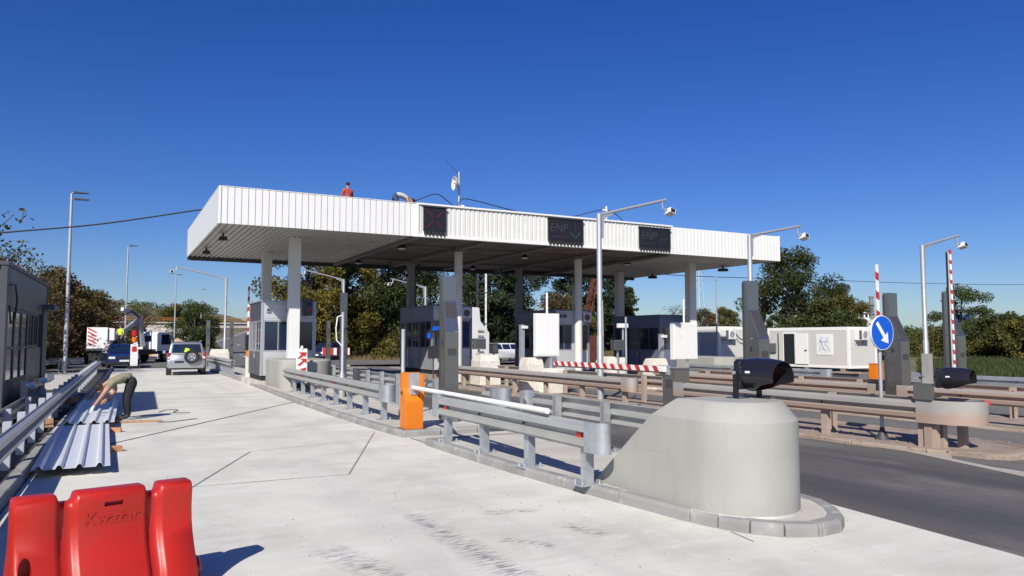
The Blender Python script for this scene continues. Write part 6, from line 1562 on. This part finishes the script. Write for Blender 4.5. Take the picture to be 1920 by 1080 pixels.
# grass blades in the verge at the right and dry grass on the bank
def grass(name, label, m, n, reg, h, seed):
    g2 = np.random.default_rng(seed); P = np.array([reg(g2) for _ in range(n)]); a = g2.random(n) * 6.28; hh = h * (.5 + g2.random(n)); w_ = .02 + hh * .05
    dx = np.cos(a) * w_; dy = np.sin(a) * w_; lx_ = g2.normal(size=n) * hh * .3; ly = g2.normal(size=n) * hh * .3
    V = np.stack([np.stack([P[:, 0] - dx, P[:, 1] - dy, P[:, 2]], 1), np.stack([P[:, 0] + dx, P[:, 1] + dy, P[:, 2]], 1), np.stack([P[:, 0] + lx_, P[:, 1] + ly, P[:, 2] + hh], 1)], 1).reshape(-1, 3)
    me = bpy.data.meshes.new(name); me.vertices.add(3 * n); me.vertices.foreach_set('co', V.astype(np.float32).ravel()); me.loops.add(3 * n); me.loops.foreach_set('vertex_index', np.arange(3 * n, dtype=np.int32))
    me.polygons.add(n); me.polygons.foreach_set('loop_start', np.arange(0, 3 * n, 3, dtype=np.int32)); me.update(calc_edges=True)
    at = me.attributes.new('tone', 'FLOAT', 'FACE'); at.data.foreach_set('value', g2.random(n).astype(np.float32)); me.materials.append(MT[m])
    return tag(put(name, me), label, 'grass', kind='stuff')
def reg_right(g2):
    y = g2.uniform(22, 44); x = y * g2.uniform(1.5, 2.3); return (x, y, hz(x, y))
grass('verge_grass', 'green grass on the verge right of the last rail', 'grass_blade', 26000, reg_right, .24, 41)
def reg_left(g2): y = g2.uniform(78, 135); x = xr(y) - hw(y) - g2.uniform(2, 26); return (x, y, hz(x, y))
grass('bank_grass', 'dry grass on the bank below the bridge', 'grass_dry', 22000, reg_left, .6, 42)
def reg_mid(g2): y = g2.uniform(59, 82); x = g2.uniform(18, 60); return (x, y, hz(x, y))
grass('field_grass', 'dry grass and weeds behind the booths', 'grass_dry', 18000, reg_mid, .5, 43)
def reg_l2(g2): y = g2.uniform(30, 60); x = g2.uniform(-14, -3.6); return (x, y, hz(x, y))
grass('roadside_grass', 'dry weeds behind the left guardrail', 'grass_dry', 9000, reg_l2, .35, 44)
# ================================================================ LAMP POSTS, BRIDGE, FAR BUILDINGS
def lamp_post(label, x, y, h, z=0.0, r=.09, two=True):
    t = thing('lamp_post', label, 'lamp post', (x, y, z), 0, 'street lamp posts')
    b = MB(); b.tube([(0, 0, 0), (0, 0, 1.2), (0, 0, h)], [r, r, r * .6], 12); b.build('pole', 'pole_galv', t, smooth=True)
    b = MB(); b.box(-.16, .16, -.16, .16, 0, .03); b.build('base_plate', 'galv_new', t)
    for (zz, dx) in ((h + .05, .42), (h - .28, .45)) if two else ((h + .05, .42),):
        b = MB(); b.tube([(0, 0, zz - .02), (.2, 0, zz)], .03, 6); b.build('bracket', 'pole_galv', t)
        b = MB(); b.prism([(-.05, -.03), (.62, .0), (.62, .04), (-.05, .07)], -.13, .13, 'y'); b.build('lamp_head', 'booth_dark_panel', t, bevel=.015, loc=(dx - .3, 0, zz))
lamp_post('tall lamp post with two heads behind the left guardrail', -1.98, 43.0, 8.95, .05, .10)
lamp_post('lamp post with one head behind the crane truck', 1.02, 72, 9.7, 0, .09, False)
lamp_post('thin lamp post left of the far camera pole', 6.6, 98, 9.4, 0, .09, False)
lamp_post('thin far lamp post left of the bridge opening', 12.4, 128, 9.6, 0, .09, False)
lamp_post('farthest small lamp post above the bridge', 21.5, 172, 9.5, 0, .09, False)
# overpass
t = thing('overpass', 'low concrete road bridge with orange railing in the far left', 'bridge', (0, 150, 0))
b = MB(); b.box(-30, 70, -4, 4, 3.75, 4.55); b.build('deck', 'bridge_conc', t, bevel=.05)
b = MB(); b.box(-30, 70, -4.3, -3.7, 4.551, 4.8); b.build('edge_beam', 'bridge_conc', t)
for k in range(50): b = MB(); b.box(-30 + k * 2, -29.92 + k * 2, -4.05, -3.95, 4.8, 5.5); b.build('railing_post', 'bridge_orange', t)
for z in (5.1, 5.45): b = MB(); b.box(-30, 70, -4.08, -3.92, z, z + .12); b.build('railing_bar', 'bridge_orange', t)
b = MB(); b.prism([(-30, 3.74), (15.5, 3.74), (16.3, -1), (13, -1), (10.5, 1.6), (-30, 1.6)], -4, 4, 'y'); b.build('abutment', 'plaster', t)
for x in (38,): b = MB(); b.box(x - .5, x + .5, -3, 3, -1, 3.74); b.build('pier', 'bridge_conc', t)
b = MB(); b.prism([(52, 3.74), (70, 3.74), (70, 1.6), (60, 1.6), (53, -1)], -4, 4, 'y'); b.build('abutment', 'plaster', t)
# sand heap behind the silver car
t = MB(); rings = []
for k in range(6): a = k / 5; rings.append([(2.6 * (1 - a) ** 1.0 * math.cos(j * .45) * (1 + .12 * math.sin(j * 2.3 + k)), 2.2 * (1 - a) * math.sin(j * .45), 1.9 * a ** .8) for j in range(14)])
t.loft(rings); tag(t.build('sand_heap', 'sand', smooth=True, loc=(6.1, 86, 0), angle=80), 'pale heap of sand behind the silver car', 'sand heap')
# brick house
t = thing('brick_house', 'unfinished red brick house with dark roofs behind the second booth', 'house', (31.2, 90, hz(31, 90)), R(25))
def hs(name, m, *a, par=None): b = MB(); b.box(*a); return b.build(name, m, par or t)
hs('wall', 'brick_wall', -1.9, 1.2, -1.5, 3.0, 0, 4.0)
b = MB(); b.prism([(-1.9, 4.0), (1.2, 4.0), (-.35, 5.35)], -1.5, 3.0, 'y'); b.build('gable', 'brick_wall', t)
rf = MB().prism([(-2.2, 3.9), (-.35, 5.5), (1.5, 3.9), (1.5, 4.05), (-.35, 5.66), (-2.2, 4.05)], -1.35, 3.3, 'y').build('roof', 'roof_tile', t)
hs('chimney', 'brick_wall', -.7, -.25, .4, .9, 4.9, 6.1, par=rf)
hs('wing', 'brick_wall', .2, 3.0, -2.6, -1.51, 0, 3.0); b = MB(); b.prism([(-2.9, 2.85), (-1.2, 4.1), (-1.2, 4.25), (-2.9, 3.0)], -.2, 3.4, 'x'); b.build('lean_to_roof', 'roof_tile', t)
for x in (-1.3, .1): o = hs('window', 'plaster', x - .05, x + .75, -1.56, -1.5, 1.8, 2.9) if x < 0 else hs('window', 'plaster', 1.2, 1.95, -2.66, -2.6, 1.3, 2.3); q = hs('pane', 'glass_smoke', *((x + .02, x + .68, -1.575, -1.561, 1.88, 2.82) if x < 0 else (1.27, 1.88, -2.675, -2.661, 1.38, 2.22)), par=o)
# white tank with ladder and rung tower behind the second booth
t = thing('tank_truck', 'white upright tank wagon behind the second booth', 'tank', (21.6, 47.2, -.1), R(10)); b = MB(); b.prism([(-.75, .5), (1.3, .5), (1.3, 2.3), (.55, 3.1), (.45, 4.0), (-.75, 4.05)], -.9, .9, 'y'); b.build('body', 'container_white', t, bevel=.08, seg=3, smooth=True)
b = MB(); b.box(.3, 1.1, -.905, -.9, 2.1, 2.6); b.build('side_panel', 'ac_white', t)
for k in range(5): b = MB(); b.box(.25, .75, -1.0, -.95, 1.0 + k * .35, 1.04 + k * .35); b.build('rung', 'steel_dark', t)
for s_ in (-1, 1): wheel(t, -.5, s_ * .0 + s_ * .4, .42, .25, -1)
b = MB(); b.lathe([(.42, -.1), (.42, .1)], (.2, -.85, .42), axis='y', n=20); b.build('wheel', 'rubber', t)
t = thing('lattice_mast', 'slim lattice mast with rungs behind the second booth', 'mast', (28.9, 60, -.15))
for x, m in ((-.42, 'steel_dark'), (.42, 'container_white')): b = MB(); b.box(x - .06, x + .06, -.06, .06, 0, 8.2); b.build('upright', m, t)
for k in range(13): b = MB(); b.box(-.36, .36, -.03, .03, .9 + k * .6, .97 + k * .6); b.build('rung', 'steel_dark', t)
b = MB(); b.box(-.9, .9, -.06, .06, 3.2, 3.3).box(-.9, .5, -.06, .06, 6.0, 6.08); b.build('cross_arm', 'steel_dark', t)
# rusty crane boom and white pipes behind the third booth
t = thing('crane_boom', 'rust red lattice boom leaning behind the third booth', 'crane', (29.7, 45, -.1))
for dx, dy in ((-.2, -.2), (.2, -.2), (.2, .2), (-.2, .2)): b = MB(); b.bar((dx, dy, 2.0), (1.12 + dx * .7, dy * .7, 6.3), .10, .10); b.build('chord', 'crane_rust', t)
for k in range(9):
    a = k / 9; p = Vector((1.12 * a, 0, 2 + 4.3 * a)); q = Vector((1.12 * (a + .11), 0, 2 + 4.3 * (a + .11))); s_ = .2 * (1 - .3 * a); b = MB(); b.bar((p.x - s_, -s_, p.z), (q.x + s_, -s_, q.z), .07, .07).bar((p.x + s_, s_, p.z), (q.x - s_, s_, q.z), .07, .07); b.build('lacing', 'crane_rust', t)
b = MB(); b.box(-.7, .7, -.9, .9, 0, 2.1); b.build('crane_base', 'crane_rust', t, bevel=.06); b = MB(); b.box(.9, 1.35, -.22, .22, 6.0, 6.45); b.build('boom_head', 'crane_rust', t, bevel=.03)
t = thing('concrete_pole', 'pale concrete pole right of the third booth', 'pole', (30.9, 44.4, -.1)); b = MB(); b.cyl((0, 0, 0), (0, 0, 4.6), .18, .13, n=12); b.build('pole', 'plaster', t, smooth=True); b = MB(); b.box(-.2, .2, -.2, .2, 0, .3); b.build('foot', 'plaster', t)
t = thing('flag_pole', 'thin white pole rising behind the third booth', 'pole', (23.6, 36.8, -.15)); b = MB(); b.cyl((0, 0, 0), (0, 0, 4.95), .05, .04, n=10); b.build('pole', 'white_trim', t, smooth=True); b = MB(); b.lathe([(.05, 4.95), (.06, 5.0), (.02, 5.05)], (0, 0, 0), n=10); b.build('finial', 'white_trim', t)
# church, chimney, tank and pylons on the horizon
t = thing('church', 'small white church tower with dark roof on the right horizon', 'church', (213.2, 160, hz(213, 160)))
b = MB(); b.box(-3, 3, -3, 3, 0, 7.4); b.build('base', 'plaster', t); b = MB(); b.lathe([(2.1, 7.4), (2.1, 10.0), (2.0, 10.1)], (0, 0, 0), n=8); tw = b.build('belfry', 'container_white', t)
b = MB(); b.lathe([(2.5, 10.1), (1.7, 11.1), (.3, 12.0)], (0, 0, 0), n=8); b.build('roof', 'booth_dark', t); b = MB(); b.box(-.06, .06, -.06, .06, 12.0, 13.4).box(-.35, .35, -.05, .05, 12.8, 12.95); b.build('cross', 'steel_dark', t)
for k in range(8): a = 2 * math.pi * (k + .5) / 8; b = MB(); b.prism([(-.42, 8.1), (.42, 8.1), (.42, 9.1), (.25, 9.5), (-.25, 9.5), (-.42, 9.1)], -.06, .06, 'y'); b.build('window', 'dark_inside', tw, loc=(1.96 * math.cos(a), 1.96 * math.sin(a), 0), rotz=a + math.pi / 2)
t = thing('chimney_stack', 'tall grey brick chimney beside the church tower', 'chimney', (217.5, 160, hz(217, 160))); b = MB(); b.lathe([(.95, 0), (.8, 8), (.62, 14.6), (.74, 14.7), (.74, 15.2)], (0, 0, 0), n=14); b.build('shaft', 'beam_grey', t, smooth=True)
for z in (9, 12): b = MB(); b.lathe([(.84, z), (.84, z + .4)], (0, 0, 0), n=14); b.build('band', 'booth_dark', t)
t = thing('water_tank', 'bright blue water tank above the right hedge', 'tank', (167, 100, hz(167, 100))); b = MB(); b.box(-.9, .9, -.9, .9, 5.4, 7.2); b.build('tank', 'sign_blue', t, bevel=.1)
for sx in (-.7, .7): b = MB(); b.box(sx - .1, sx + .1, -.1, .1, 0, 5.4); b.build('leg', 'steel_dark', t)
def pylon(label, x, y, h):
    t = thing('power_pylon', label, 'pylon', (x, y, hz(x, y) - .2), 0, 'far power pylons')
    b = MB(); 
    for sx in (-1, 1):
        for sy in (-1, 1): b.bar((sx * h * .07, sy * h * .07, 0), (sx * h * .012, sy * h * .012, h), .16, .16)
    for k in range(7):
        a = k / 7; c_ = (k + 1) / 7; w0 = h * (.07 - .058 * a); w1 = h * (.07 - .058 * c_)
        b.bar((-w0, -w0, h * a), (w1, -w1, h * c_), .1, .1).bar((w0, -w0, h * a), (-w1, -w1, h * c_), .1, .1)
    b.build('tower', 'pole_galv', t)
    for z in (.74, .86, .97): b = MB(); b.bar((-h * .13, 0, h * z), (h * .13, 0, h * z), .2, .3); b.build('cross_arm', 'pole_galv', t)
pylon('distant power pylon above the grey container', 262, 290, 33); pylon('far small power pylon at the right horizon', 520, 300, 26)
cable('overhead_wire', 'thin overhead wire across the right half of the sky', [(22, 37, 6.2), (36, 42, 6.35), (60, 50, 7.5), (76, 50.5, 7.75), (95.8, 50, 8.25), (125, 50, 9.6)], .028)
cable('overhead_wire', 'thin slanting wire under the right end of the canopy', [(20.3, 36.4, 1.9), (23.0, 36.2, 3.2), (25.6, 36.0, 4.6), (26.9, 36, 5.4)], .03)
